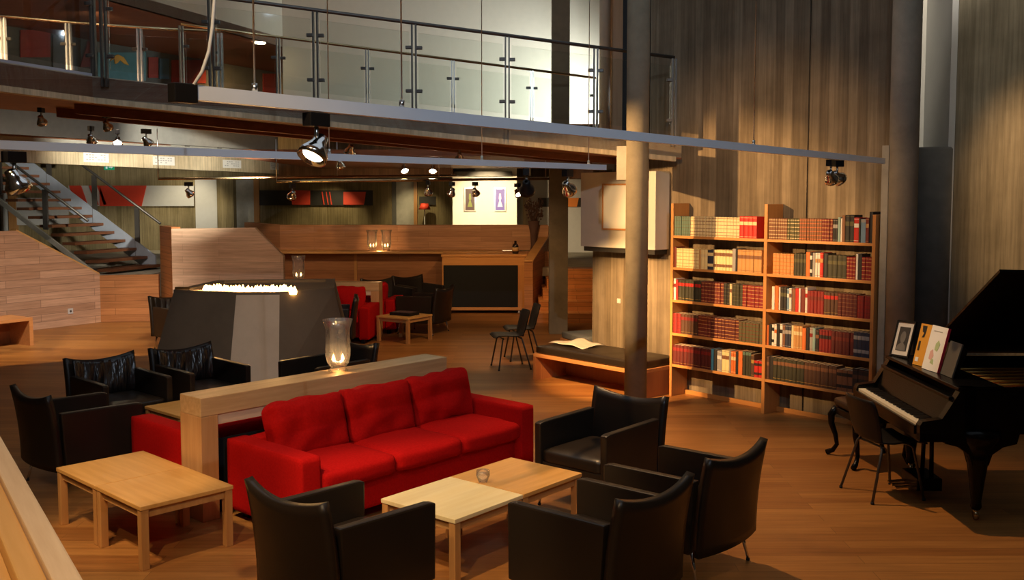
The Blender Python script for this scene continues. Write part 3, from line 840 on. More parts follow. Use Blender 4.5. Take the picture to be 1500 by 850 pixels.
# ---- bench with seat pads
t = thing('timber_bench', 'long orange timber bench with a dark leather pad below the white wall box', 'bench', (.275, 12.74, 0), BRZ)
BL, BDp = 1.78, .76
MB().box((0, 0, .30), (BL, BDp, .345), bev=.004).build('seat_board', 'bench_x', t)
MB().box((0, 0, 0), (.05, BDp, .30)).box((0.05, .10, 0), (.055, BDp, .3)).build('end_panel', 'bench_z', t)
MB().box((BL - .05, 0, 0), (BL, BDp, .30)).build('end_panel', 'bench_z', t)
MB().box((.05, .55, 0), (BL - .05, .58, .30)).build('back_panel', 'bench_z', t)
MB().soft((BL / 2, BDp / 2, .395), (BL / 2 - .02, BDp / 2 - .02, .05), .025, 8, bulge=(0, 0, .006)).build('seat_pad', 'leather', t)
t = thing('timber_bench', 'shorter bench with a blue grey pad behind the end of the concrete wall', 'bench', (.98, 13.45, 0), BRZ + math.radians(72))
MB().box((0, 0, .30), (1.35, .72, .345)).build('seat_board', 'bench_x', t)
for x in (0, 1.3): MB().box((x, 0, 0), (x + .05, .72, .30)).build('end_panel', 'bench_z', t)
MB().soft((.675, .36, .395), (.66, .35, .05), .025, 8).build('seat_pad', 'cushion_grey', t)
# spread newspaper
m = MB()
def news(u, v):
    x, y = u * .62, v * .40
    return (x, y, .004 + .05 * math.exp(-((u - .45) / .2) ** 2) * (.4 + .6 * v) + .012 * math.sin(u * 11 + v * 5) + .012)
m.sheet(news, 18, 8, -.004)
o = m.build('newspaper', 'newsprint', None, Vector()); q = Vector((.275, 12.74, .448)) + BD * .06 + BN * .22
o.location = q; o.rotation_euler = (0, 0, BRZ); tag(o, 'crumpled open newspaper lying on the left end of the leather bench pad', 'newspaper')
# left bench
bo = Vector((-8.25, 16.5, 0)); bdv = Vector((-.55, -.85, 0)).normalized()
p0, p1 = atz(48, 465, .45), atz(28, 458, .45)
t = thing('timber_bench', 'low open timber bench by the left plank wall, cut by the picture edge', 'bench', (p0.x, p0.y, 0), math.atan2(-bdv.y * -1, bdv.x))
t.rotation_euler = (0, 0, math.atan2(bdv.y, bdv.x))
MB().box((0, -.62, .40), (2.2, 0, .45), bev=.004).build('seat_board', 'bench_x', t)
for x in (0, 2.14): MB().box((x, -.62, 0), (x + .06, 0, .40)).build('end_panel', 'bench_x', t)
MB().box((.06, -.60, 0), (2.14, -.57, .40)).build('back_panel', 'bench_z', t)

# ---- stacking chairs
def make_chair():
    t = thing('stacking_chair', 'x', 'chair', (0, 0, 0), 0, 'black plastic stacking chairs')
    prof = [(.235, .425), (.20, .447), (.10, .447), (-.05, .437), (-.14, .443), (-.185, .475), (-.205, .54), (-.225, .63), (-.25, .72), (-.275, .80)]
    def shell(u, v):
        f = v * (len(prof) - 1); i = min(int(f), len(prof) - 2); g = f - i
        y = prof[i][0] * (1 - g) + prof[i + 1][0] * g; z = prof[i][1] * (1 - g) + prof[i + 1][1] * g
        a = 2 * u - 1
        w = .215 - .025 * math.exp(-((v - .55) / .12) ** 2)
        if v > .9: w -= .03 * ((v - .9) / .1) ** 2
        up_ = .02 * a * a if v < .5 else 0
        fw = .035 * a * a if v >= .5 else 0
        return (w * a, y + fw, z + up_)
    MB().sheet(shell, 12, 27, .012).build('seat_shell', 'black_plastic', t)
    for sx in (-1, 1):
        for y0, y1 in ((.13, .21), (-.12, -.24)):
            lg = MB().tube([(sx * .14, y0, .435), (sx * .17, y0 * 1.1, .41), (sx * .225, y1, .012)], .011, 8).build('leg', 'steel_dark', t)
            MB().lathe([(.014, 0), (.014, .02)], 8, mx=Matrix.Translation((sx * .225, y1, 0))).build('foot', 'rubber', lg)
    MB().tube([(-.17, .13, .425), (.17, .13, .425)], .009, 8).tube([(-.17, -.12, .425), (.17, -.12, .425)], .009, 8).build('seat_frame', 'steel_dark', t)
    return t
sc_ = make_chair()
sc_.location = (-.03, 13.62, 0); sc_.rotation_euler = (0, 0, facing(-.97, -.25)); sc_['label'] = 'front one of two black stacking chairs left of the leather bench'
dup(sc_, (.14, 14.35, 0), facing(-.97, -.2), 'rear one of two black stacking chairs, next to the square column')
dup(sc_, (2.98, 7.80, 0), facing(.98, .22), 'black stacking chair standing at the piano keys')

# ---- bar cabinet on castors
ba, bb = at(648, 460, 19.85), at(769, 460, 19.85)
W = bb.x - ba.x
t = thing('bar_cabinet', 'timber bar cabinet with a black front panel, standing on castors', 'bar cabinet', (ba.x, 19.85, 0))
MB().box((-.02, -.02, 1.15), (W + .04, .75, 1.20), bev=.005).build('worktop', 'case_x', t)
MB().box((0, .0, .98), (W, .7, 1.15)).build('top_rail', 'case_x', t)
for x, w_ in ((0, .025), (W - .14, .14)): MB().box((x, .0, .13), (x + w_, .7, .98)).build('side_panel', 'case_z', t)
MB().box((.026, .01, .131), (W - .141, .05, .979)).build('front_panel', 'black_cloth', t)
MB().box((0, 0, .07), (W, .7, .13)).build('bottom_rail', 'case_x', t)
for x in (.12, W - .12):
    MB().tube([(x - .02, .06, .035), (x + .02, .06, .035)], .035, 12).build('castor', 'panel_white' if x > 1 else 'rubber', t)
p = at(755, 372, 20.1)
t = thing('bottle', 'short dark bottle with a tan label on the bar cabinet', 'bottle', (p.x, 20.1, 1.2))
MB().lathe([(.06, 0), (.065, .02), (.065, .15), (.05, .19), (.025, .21), (.025, .26), (.0, .262)], 16).build('bottle_body', 'bottle_dark', t)
MB().lathe([(.067, .05), (.067, .13)], 16).build('label', 'label_tan', t)
# ---- vase of dried branches on the raking parapet's ledge
p = at(784, 362, 21.6)
t = thing('branch_vase', 'tall dark vase of dried branches at the end of the bar parapet', 'vase', (p.x, 21.39, 1.745))
t.location = (.465, 21.2, 1.216)
MB().lathe([(.075, 0), (.06, .1), (.075, .35), (.13, .62), (.12, .62), (.0, .5)], 16).build('vase_body', 'dried', t)
m = MB()
for k_ in range(46):
    an, sp_, h = random.uniform(0, 2 * PI), random.uniform(.03, .24), random.uniform(.75, 1.12)
    e = (math.cos(an) * sp_, math.sin(an) * sp_, h)
    m.tube([(math.cos(an) * .03, math.sin(an) * .03, .5), (e[0] * .6, e[1] * .6, .5 + (h - .5) * .6), e], [.006, .005, .003], 5)
    for q in range(3):
        c = Vector(e) * random.uniform(.82, 1.0) + Vector((random.uniform(-.02, .02), random.uniform(-.02, .02), 0))
        m.lathe([(.004, -.02), (.022, 0), (.004, .022)], 6, mx=Matrix.Translation(c))
m.build('dried_branches', 'dried', t)

# ---- wall-mounted pale box with a lit framed print
t = thing('wall_box', 'off-white box mounted on the concrete wall above the bench', 'wall box', bw(-1.53, .05, 1.73), BRZ)
MB().box((0, 0, .0), (1.25, .26, .95), bev=.004).build('box_body', 'white_wall', t)
MB().box((.03, .03, -.06), (1.22, .26, 0)).build('shadow_gap', 'black_panel', t)  # solid black strip stands for the shade under the box
t = thing('framed_print', 'blank bright print in a thin wooden frame on the off-white box', 'picture', bw(-1.14, .049, 1.955), BRZ)
MB().box((0, -.02, 0), (.56, 0, .02)).box((0, -.02, .56), (.56, 0, .58)).box((0, -.02, .02), (.02, 0, .56)).box((.54, -.02, .02), (.56, 0, .56)).build('frame', 'case_z', t)
MB().box((.02, -.012, .02), (.54, -.004, .56)).build('print', 'white_box', t)
# two pictures on the display wall
for u0, u1, v0, v1, lb, nmx in ((680, 697, 275, 310, 'left picture on the white display wall, dark with a green figure shape', 'dark'), (724, 741, 275, 310, 'right picture on the white display wall, violet with a white shape', 'violet')):
    a, b = at(u0, v1, 23.55), at(u1, v0, 23.55)
    w, h = b.x - a.x, b.z - a.z
    t = thing('framed_picture', lb, 'picture', (a.x, 23.599, a.z))
    MB().box((0, -.05, 0), (w, 0, .03)).box((0, -.05, h - .03), (w, 0, h)).box((0, -.05, .03), (.03, 0, h - .03)).box((w - .03, -.05, .03), (w, 0, h - .03)).build('frame', 'steel', t)
    if nmx == 'dark': plain('pic_dark', (.05, .02, .025), .5); plain('pic_green', (.16, .2, .03), .5, var=0)
    else: plain('pic_violet', (.13, .1, .45), .5); plain('pic_pale', (.75, .75, .85), .5, var=0)
    pr = MB().box((.03, -.03, .03), (w - .03, -.01, h - .03)).build('print', 'pic_' + nmx, t)
    m = MB(); cx, g = w * .5, (h * .2, h * .75)
    P = [(cx - .02, g[1]), (cx + .02, g[1]), (cx + .03, g[1] - .12), (cx + .015, g[0] + .15), (cx + .06, g[0]), (cx - .06, g[0]), (cx - .015, g[0] + .15), (cx - .03, g[1] - .12)]
    m.slab([(x, -.031, z) for x, z in P], (0, -.003, 0)); m.build('painted_shape', 'pic_green' if nmx == 'dark' else 'pic_pale', pr)

# ---- painted panels along the far wall of the upper level
YP = YB - .08
PAN = {}
def wp(u0, v0, u1, v1, mat, label, name='wall_panel', y=YP, pts=None, th=.04, parent=None):
    P = pts or [(u0, v1), (u1, v1), (u1, v0), (u0, v0)]
    o = MB().slab([at(u, v, y) for u, v in P], (0, th, 0)).build(name, mat)
    if parent is not None:
        o.parent = parent; o.location = o.location - parent.location
        return o
    return tag(o, label, 'wall panel')
whp = wp(100, 272, 284, 302, 'panel_white', 'long white and red painted panel behind the stair handrail')
wp(0, 0, 0, 0, 'red_panel', '', name='red_field', parent=whp, y=YP - .045, pts=[(146, 302), (207, 302), (214, 272), (146, 272)])
for i, (a, b) in enumerate(((101, 118), (130, 134), (142, 146))):
    wp(0, 0, 0, 0, 'red_panel', ('wide', 'first narrow', 'second narrow')[i] + '', name='red_stripe', parent=whp, y=YP - .045, pts=[(a + 10, 300), (b + 10, 300), (b, 272), (a, 272)])
wp(24, 290, 100, 330, 'panel_white', 'white panel glimpsed through the open treads of the stair')
blp = wp(380, 279, 549, 301, 'black_panel', 'long black panel with red shapes above the bar parapet')
for i, P in enumerate(([(428, 300), (454, 300), (454, 279), (425, 279)], [(503, 300), (533, 300), (536, 281), (503, 281)])):
    wp(0, 0, 0, 0, 'red_panel', ('left', 'right')[i] + '', name='red_shape', parent=blp, y=YP - .045, pts=P)
for i, a in enumerate((471, 477, 482)):
    wp(0, 0, 0, 0, 'red_panel', ('left', 'middle', 'right')[i] + '', name='red_stroke', parent=blp, y=YP - .045, pts=[(a + 3, 300), (a + 4.2, 300), (a + 1.2, 281), (a, 281)])
wp(614, 288, 640, 300, 'black_panel', 'short black panel in the niche left of the display wall')
a = at(621, 303, 26.4)
t = thing('red_lamp', 'tiny lamp with a red shade in the niche left of the display wall', 'lamp', (a.x, 26.6, .88))
MB().lathe([(.12, 0), (.12, .02), (.012, .03), (.012, 1.15)], 12).build('stand', 'panel_white', t)
MB().lathe([(.16, 1.12), (.10, 1.28)], 16).build('lamp_shade', 'red_panel', t)
wp(0, 0, 0, 0, 'orange_paint', 'orange patch on the far right panel beside the square column', name='wall_panel', y=25.9, pts=[(832, 303), (845, 303), (848, 290), (832, 290)])
wp(0, 0, 0, 0, 'black_panel', 'black patch right of the orange patch on the far wall', name='wall_panel', y=25.9, pts=[(845, 303), (856, 303), (856, 290), (848, 290)])
wp(788, 290, 806, 303, 'black_panel', 'small dark panel between the branch vase and the square column', y=25.9)
# paper notices on the pale fascia
for i, (u, lb) in enumerate(((134, 'first paper notice from the left on the pale fascia'), (234, 'second paper notice from the left on the pale fascia'), (335, 'third paper notice from the left on the pale fascia'), (398, 'fourth paper notice on the pale fascia, rightmost and smallest'))):
    ax = Vector((dd.x, dd.y, 0)); nr = Vector((dd.y, -dd.x, 0))
    r = at(u, 0, 1.0); k_ = (fa_ - Vector((0, 0, 0))).dot(nr) / Vector((r.x, r.y, 0)).dot(nr)
    c = Vector((r.x * k_, r.y * k_, 0)) + nr * .006; zc = 3.105 - .03 * i * .3
    w = .30 if i < 3 else .16
    o = MB().slab([c - ax * w + Vector((0, 0, zc - .09)), c + ax * w + Vector((0, 0, zc - .09)), c + ax * w + Vector((0, 0, zc + .09)), c - ax * w + Vector((0, 0, zc + .09))], -nr * .003).build('paper_notice', 'paper')
    tag(o, lb, 'notice', 'paper notices along the fascia')
    m = MB()
    for row in range(3):
        for q in range(7):
            if random.random() < .25: continue
            xx = -w * .8 + q * w * .23; zz = zc - .05 + row * .045
            e = [(xx, zz), (xx + w * .15, zz), (xx + w * .15, zz + .02), (xx, zz + .02)]
            m.slab([c + ax * x_ + nr * .002 + Vector((0, 0, z_)) for x_, z_ in e], nr * .001)
    mk = m.build('printed_lines', 'print_grey', o, o.location)
    mk.location = (0, 0, 0)
t = thing('light_switch', 'tiny white light switch on the lit concrete between the wall box and the bench', 'switch', bw(-1.083, .309, 1.0), BRZ)
MB().box((-.03, -.012, 0), (.03, 0, .06), bev=.003).build('cover_plate', 'panel_white', t)
MB().box((-.012, -.018, .015), (.012, -.0121, .045)).build('rocker', 'paper', t)
# exit sign and wall outlet
a = at(160, 245, 22.0)
t = thing('exit_sign', 'small green exit sign beyond the stair handrail', 'sign', (a.x, 22.0, a.z))
MB().box((-.11, -.02, -.06), (.11, .02, .06)).build('sign_panel', 'sign_green', t)
m = MB(); m.box((-.07, -.025, -.035), (-.03, -.021, .04)); m.slab([(0, -.025, -.01), (.05, -.025, -.01), (.05, -.025, -.03), (.09, -.025, .0), (.05, -.025, .03), (.05, -.025, .01), (0, -.025, .01)], (0, .003, 0))
m.build('sign_mark', 'sign_white', t)
MB().tube([(0, 0, .06), (0, 0, .75)], .008, 6).build('hanger', 'steel_dark', t)
p = p2 - d * .55
r_ = at(103, 460, 1.0); nr = Vector((d.y, -d.x, 0)); k_ = p2.dot(nr) / Vector((r_.x, r_.y, 0)).dot(nr)
c = Vector((r_.x * k_, r_.y * k_, .27))
t = thing('wall_socket', 'white wall socket low on the left plank wall', 'socket', c + nr * .001, math.atan2(d.y, d.x))
MB().box((-.05, -.014, -.05), (.05, 0, .05), bev=.004).build('cover_plate', 'panel_white', t)
MB().tube([(0, -.0145, 0), (0, -.016, 0)], .022, 12).build('socket_hole', 'dark_grey', t)
# ================================================================== GRAND PIANO
PX, PY = 2.98, 7.84
t = thing('grand_piano', 'black grand piano with raised lid at the right edge', 'piano', (PX, PY, 0), math.radians(-1))
def curve(n=14):
    P = [(.32, -.74), (.95, -.74)]
    for i in range(1, n):
        f = i / n
        P.append((.95 + .95 * f, -.74 + 1.05 * (f * f * (3 - 2 * f)) ))
    P += [(1.93, .40), (1.94, .58), (1.88, .70), (1.78, .74), (.32, .74)]
    return P
OUT = curve()
cx = Vector((1.1, .12)); INN = [tuple(Vector(p) + (cx - Vector(p)).normalized() * .05) for p in OUT]
m = MB(); n_ = len(OUT)
for i in range(n_ - 1):
    m.prism([OUT[i], OUT[i + 1], INN[i + 1], INN[i]], .66, 1.0)
m.prism([OUT[-1], OUT[0], INN[0], INN[-1]], .70, .90)
m.build('case_rim', 'piano_black', t)
MB().prism(INN, .70, .74).build('bottom_board', 'piano_black', t)
sb = MB().prism(INN, .86, .875).build('soundboard', 'soundboard', t)
m = MB()
for i in range(9): m.tube([(.62, -.62 + i * .15, .905), (1.2 + .06 * i, -.5 + i * .14, .905)], .012, 6)
m.build('iron_plate', 'gold', sb)
MB().box((0, -.74, .60), (.40, .74, .67), bev=.008).build('key_bed', 'piano_black', t)
MB().box((-.012, -.66, .64), (.012, .66, .705), bev=.004).build('key_slip', 'piano_black', t)
for s, nm in ((-1, 'key_cheek'), (1, 'key_cheek')):
    m = MB()
    P = [(0, .60), (.0, .72), (.02, .75), (.16, .77), (.24, .90), (.30, 1.0), (.40, 1.0), (.40, .60)]
    m.slab([(x, s * .74, z) for x, z in P], (0, -s * .075, 0)); m.build(nm, 'piano_black', t)
m = MB()
kw = 1.30 / 52
for i in range(52): m.box((.015, -.65 + i * kw + .0008, .69), (.165, -.65 + (i + 1) * kw - .0008, .722))
m.build('white_keys', 'ivory', t)
m = MB()
for i in range(51):
    if (i % 7) in (0, 2, 3, 5, 6): m.box((.065, -.65 + (i + 1) * kw - .006, .70), (.165, -.65 + (i + 1) * kw + .006, .735))
m.build('black_keys', 'black_plastic', t)
MB().slab([(.17, -.665, .70), (.17, .665, .70), (.235, .665, .90), (.235, -.665, .90)], (.018, 0, -.005)).build('fallboard', 'piano_black', t)
MB().box((.22, -.70, .90), (.28, .70, .925), bev=.006).build('fallboard_rail', 'piano_black', t)
MB().box((.27, -.74, .975), (.62, .74, 1.0), bev=.005).build('music_shelf', 'piano_black', t)
m = MB().slab([(.40, -.36, 1.0), (.40, .30, 1.0), (.49, .30, 1.23), (.49, -.36, 1.23)], (.015, 0, -.006)); m.build('music_desk', 'piano_black', t)
hv = Vector((.60, .74, 1.02)); la = math.radians(31)
m = MB()
P = [(.60 + 0, 0), (.60, 1.58), (1.0, 1.56)] + [(p[0] + .02, .74 - p[1] + .02) for p in OUT[3:15]] + [(1.95, .1), (1.85, 0)]
m.slab([(x, .74 - q * math.cos(la), 1.02 + q * math.sin(la)) for x, q in P], Vector((0, math.sin(la), math.cos(la))) * .022)
m.build('lid', 'piano_black', t)
MB().tube([(1.05, -.62, 1.0), (1.05, -.42, 1.70)], .011, 8).build('lid_prop', 'piano_black', t)
for (x, y) in ((.46, -.66), (.46, .60), (1.62, .45)):
    m = MB()
    prof = [(.03, .08), (.04, .10), (.036, .14), (.055, .30), (.075, .44), (.082, .48), (.07, .50), (.11, .56), (.15, .62), (.15, .68)]
    m.lathe(prof, 20, mx=Matrix.Translation((x, y, 0)))
    if x < 1:
        q = [(.06, .42), (.085, .5), (.16, .555), (.26, .58), (.28, .66)]
        m.slab([(x + a_, y - .05, z_) for a_, z_ in q] + [(x - a_, y - .05, z_) for a_, z_ in q[::-1]], (0, .1, 0))
    lg = m.build('leg', 'piano_black', t)
    m = MB().tube([(x - .012, y, .035), (x + .012, y, .035)], .035, 14).tube([(x, y, .04), (x, y, .09)], .02, 8); m.build('castor', 'brass', lg)
m = MB()
for s in (-1, 1): m.tube([(.36, s * .07, .66), (.36, s * .09, .16)], .018, 8)
m.box((.22, -.16, .06), (.42, .16, .16), bev=.008); ly = m.build('pedal_lyre', 'piano_black', t)
for s in (-1, 0, 1): MB().slab([(.22, s * .08 - .016, .075), (.22, s * .08 + .016, .075), (.08, s * .08 + .02, .06), (.08, s * .08 - .02, .06)], (0, 0, .012)).build('pedal', 'brass', ly)
# scores on the desk and portrait beside them
def lean(u0, u1): pass
plain('cover_orange', (.72, .33, .035), .5, var=.05); plain('cover_white', (.86, .84, .78), .5, var=.02)
plain('cover_red', (.5, .02, .05), .5, var=0); plain('sketch_green', (.45, .55, .28), .6, var=0); plain('sketch_rose', (.72, .42, .36), .6, var=0)
def score(label, y, w, h, mat, loc_dx, decorate, rz):
    t = thing('music_book', label, 'book', (PX + .375 + loc_dx, PY + y, 1.003), rz)
    mx = Matrix.Rotation(math.radians(14), 4, 'Y')
    MB().box((0, -w / 2, 0), (.004, w / 2, h), mx=mx).build('cover', mat, t)
    MB().box((.004, -w / 2 + .004, .004), (.018, w / 2 - .002, h - .004), mx=mx).build('pages', 'paper', t)
    MB().box((.018, -w / 2, 0), (.021, w / 2, h), mx=mx).box((0, -w / 2 - .003, 0), (.021, -w / 2, h), mx=mx).build('back_cover', 'cover_red' if mat == 'cover_white' else mat, t)
    for nm, mt, pts in decorate:
        m = MB(); m.slab([mx @ Vector((-.001, y_, z_)) for y_, z_ in pts], mx.to_3x3() @ Vector((-.0015, 0, 0))); m.build(nm, mt, t)
blk = lambda y0, z0, y1, z1: [(y0, z0), (y1, z0), (y1, z1), (y0, z1)]
score('orange music book with black figure standing on the piano', .17, .19, .345, 'cover_orange', -.02,
      [('printed_figure', 'black_panel', [(.02, .33), (.07, .33), (.06, .28), (.04, .27), (.055, .23), (.03, .235), (.02, .28)]),
       ('printed_bar', 'black_panel', blk(.055, .12, .075, .2)), ('printed_spot', 'paper', blk(.04, .03, .075, .065))], .3)
score('white music book with faint colour sketches standing on the piano', -.04, .23, .36, 'cover_white', -.035,
      [('printed_sketch', 'sketch_green', [(.0, .17), (-.04, .16), (-.06, .22), (-.03, .25), (.0, .22)]),
       ('printed_sketch', 'sketch_rose', [(.05, .09), (.01, .08), (-.01, .12), (.02, .17), (.05, .15)]),
       ('printed_sketch', 'sketch_green', [(.02, .06), (-.03, .05), (-.02, .09), (.01, .1)]),
       ('printed_title', 'print_grey', blk(-.05, .315, .07, .321))], .12)
t = thing('music_book', 'thin dark music book right of the white one on the piano', 'book', (PX + .37, PY - .275, 1.003), 0)
mx = Matrix.Rotation(math.radians(16), 4, 'Y')
MB().box((0, -.1, 0), (.012, .1, .27), mx=mx).build('cover', 'dark_grey', t)
t = thing('photo_frame', 'tilted black photo frame with a grey portrait on the far end of the piano', 'picture frame', (PX + .36, PY + .62, 1.004), math.radians(14))
mx = Matrix.Rotation(math.radians(16), 4, 'Y') @ Matrix.Rotation(math.radians(-3), 4, 'X')
w, h = .25, .32
MB().box((0, -w / 2, 0), (.016, w / 2, .016), mx=mx).box((0, -w / 2, h - .016), (.016, w / 2, h), mx=mx).box((0, -w / 2, .016), (.016, -w / 2 + .016, h - .016), mx=mx).box((0, w / 2 - .016, .016), (.016, w / 2, h - .016), mx=mx).build('frame', 'black_plastic', t)
MB().box((.008, -w / 2 + .016, .016), (.012, w / 2 - .016, h - .016), mx=mx).build('mount', 'paper', t)
plain('photo_dark', (.05, .05, .05), .4); plain('photo_mid', (.2, .195, .185), .4, var=.2)
ph = MB().box((.005, -w / 2 + .055, .055), (.008, w / 2 - .055, h - .055), mx=mx).build('photo', 'photo_dark', t)
m = MB(); m.slab([mx @ Vector((.0045, math.cos(a) * .036, .175 + math.sin(a) * .052)) for a in [i * PI / 9 for i in range(18)]], mx.to_3x3() @ Vector((-.001, 0, 0)))
m.slab([mx @ Vector((.0045, y_, z_)) for y_, z_ in ((-.065, .058), (.065, .058), (.05, .10), (.015, .125), (-.015, .125), (-.05, .10))], mx.to_3x3() @ Vector((-.001, 0, 0)))
m.build('portrait_shape', 'photo_mid', ph)
MB().slab([(.03, -.02, .0), (.03, .02, .0), (.075, .02, .22), (.075, -.02, .22)], (.008, 0, 0)).build('stand', 'black_plastic', t)
t.location.x -= .01
# carved stool
t = thing('piano_stool', 'dark stool with curved cabriole legs half hidden behind the piano chair', 'stool', (3.22, 8.77, 0), .1)
MB().soft((0, 0, .51), (.25, .25, .045), .04, 6, bulge=(0, 0, .02)).build('seat', 'leather', t)
MB().box((-.24, -.24, .40), (.24, .24, .465), bev=.01).build('seat_rail', 'piano_black', t)
for sx in (-1, 1):
    for sy in (-1, 1):
        q = lambda o_: sx * (.225 + o_)
        q2 = lambda o_: sy * (.225 + o_)
        pth = [(q(-.005), q2(-.005), .45), (q(.03), q2(.03), .38), (q(.028), q2(.028), .30), (q(.0), q2(.0), .20), (q(-.012), q2(-.012), .11), (q(.015), q2(.015), .05), (q(.055), q2(.055), .022)]
        MB().tube(pth, [.035, .034, .028, .022, .019, .022, .026], 10).build('leg', 'piano_black', t)

# ================================================================== BOOKCASE
t = thing('bookcase', 'tall orange timber bookcase of two open bays against the concrete wall', 'bookcase', BK, BRZ)
bk = t
UP = ((0, .035), (1.285, 1.325), (2.535, 2.57)); SH = (.37, .745, 1.14, 1.525, 1.90)
for i, (a, b) in enumerate(UP):
    MB().box((a, 0, 0), (b, .30, 2.295 if i < 2 else 2.20), bev=.003).build('upright', 'case_z', t)
for (a, b) in ((.035, 1.285), (1.325, 2.535)):
    for z in SH:
        MB().box((a, .002, z - .012), (b, .27, z + .018), bev=.002).build('shelf', 'case_x', t)
    MB().box((a, .24, 0.0), (b, .26, .05)).build('plinth', 'case_x', t)
# ---- books: every volume an object of its own
BC = dict(green=((.10, .17, .125), 'green'), cream=((.74, .60, .33), 'cream'), creamlite=((.82, .66, .32), 'pale yellow'), red=((.52, .018, .012), 'bright red'),
          tan=((.55, .28, .09), 'tan'), brown=((.22, .09, .04), 'brown'), dkbrown=((.09, .04, .022), 'dark brown'), maroon=((.17, .022, .014), 'maroon'),
          crimson=((.24, .014, .012), 'crimson'), black=((.018, .016, .016), 'black'), navy=((.03, .035, .06), 'dark navy'), white=((.78, .74, .66), 'white'),
          grey=((.33, .31, .29), 'grey'), blue=((.16, .27, .38), 'blue'), skyblue=((.1, .42, .6), 'sky blue'), orange=((.66, .16, .03), 'orange red'),
          olive=((.04, .038, .02), 'olive black'), moss=((.10, .09, .036), 'moss green'), wine=((.105, .014, .011), 'wine red'), teal=((.25, .38, .36), 'grey teal'))
for k_, (c, nm) in BC.items(): plain('book_' + k_, c, .55, var=.12)
plain('book_pages', (.62, .52, .36), .8, var=.1)
def book_mesh(w, h, dp, style, col):
    """spine at y=0 facing -y; bands and title patch per style"""
    m = MB()
    m.box((.0, .0, 0), (.0025, dp, h), 0); m.box((w - .0025, 0, 0), (w, dp, h), 0)
    nseg = 4
    vs = []
    for z in (0, h):
        for i in range(nseg + 1):
            x = w * i / nseg; vs.append((x, -.006 * math.sin(PI * i / nseg), z))
    fs = [(i, i + 1, nseg + 2 + i, nseg + 1 + i) for i in range(nseg)]
    m._add(vs, fs, 0, True)
    m._add([(w * i / nseg, -.006 * math.sin(PI * i / nseg), h) for i in range(nseg + 1)], [tuple(range(nseg + 1))], 0)
    m.box((.0025, .004, .004), (w - .0025, dp - .005, h - .004), 1)
    def band(z0, z1, mi, out=.0012):
        vs = []
        for z in (z0, z1):
            for i in range(nseg + 1):
                vs.append((w * i / nseg, -.006 * math.sin(PI * i / nseg) - out, z))
        m._add(vs, [(i, i + 1, nseg + 2 + i, nseg + 1 + i) for i in range(nseg)], mi, True)
    if style == 'ribs':
        for q in (.08, .24, .42, .60, .78, .93): band(h * q - .003, h * q + .003, 2)
    elif style == 'title':
        band(h * .60, h * .76, 2); band(h * .06, h * .075, 2); band(h * .93, h * .945, 2)
    elif style == 'twobar':
        band(h * .70, h * .86, 2); band(h * .16, h * .3, 2)
    elif style == 'toplabel':
        band(h * .70, h * .86, 2); band(h * .10, h * .115, 3)
    elif style == 'cap':
        band(h * .86, h * .995, 2)
    return m
ORD = lambda n: '%d%s' % (n, 'th' if 10 <= n % 100 <= 20 else {1: 'st', 2: 'nd', 3: 'rd'}.get(n % 10, 'th'))
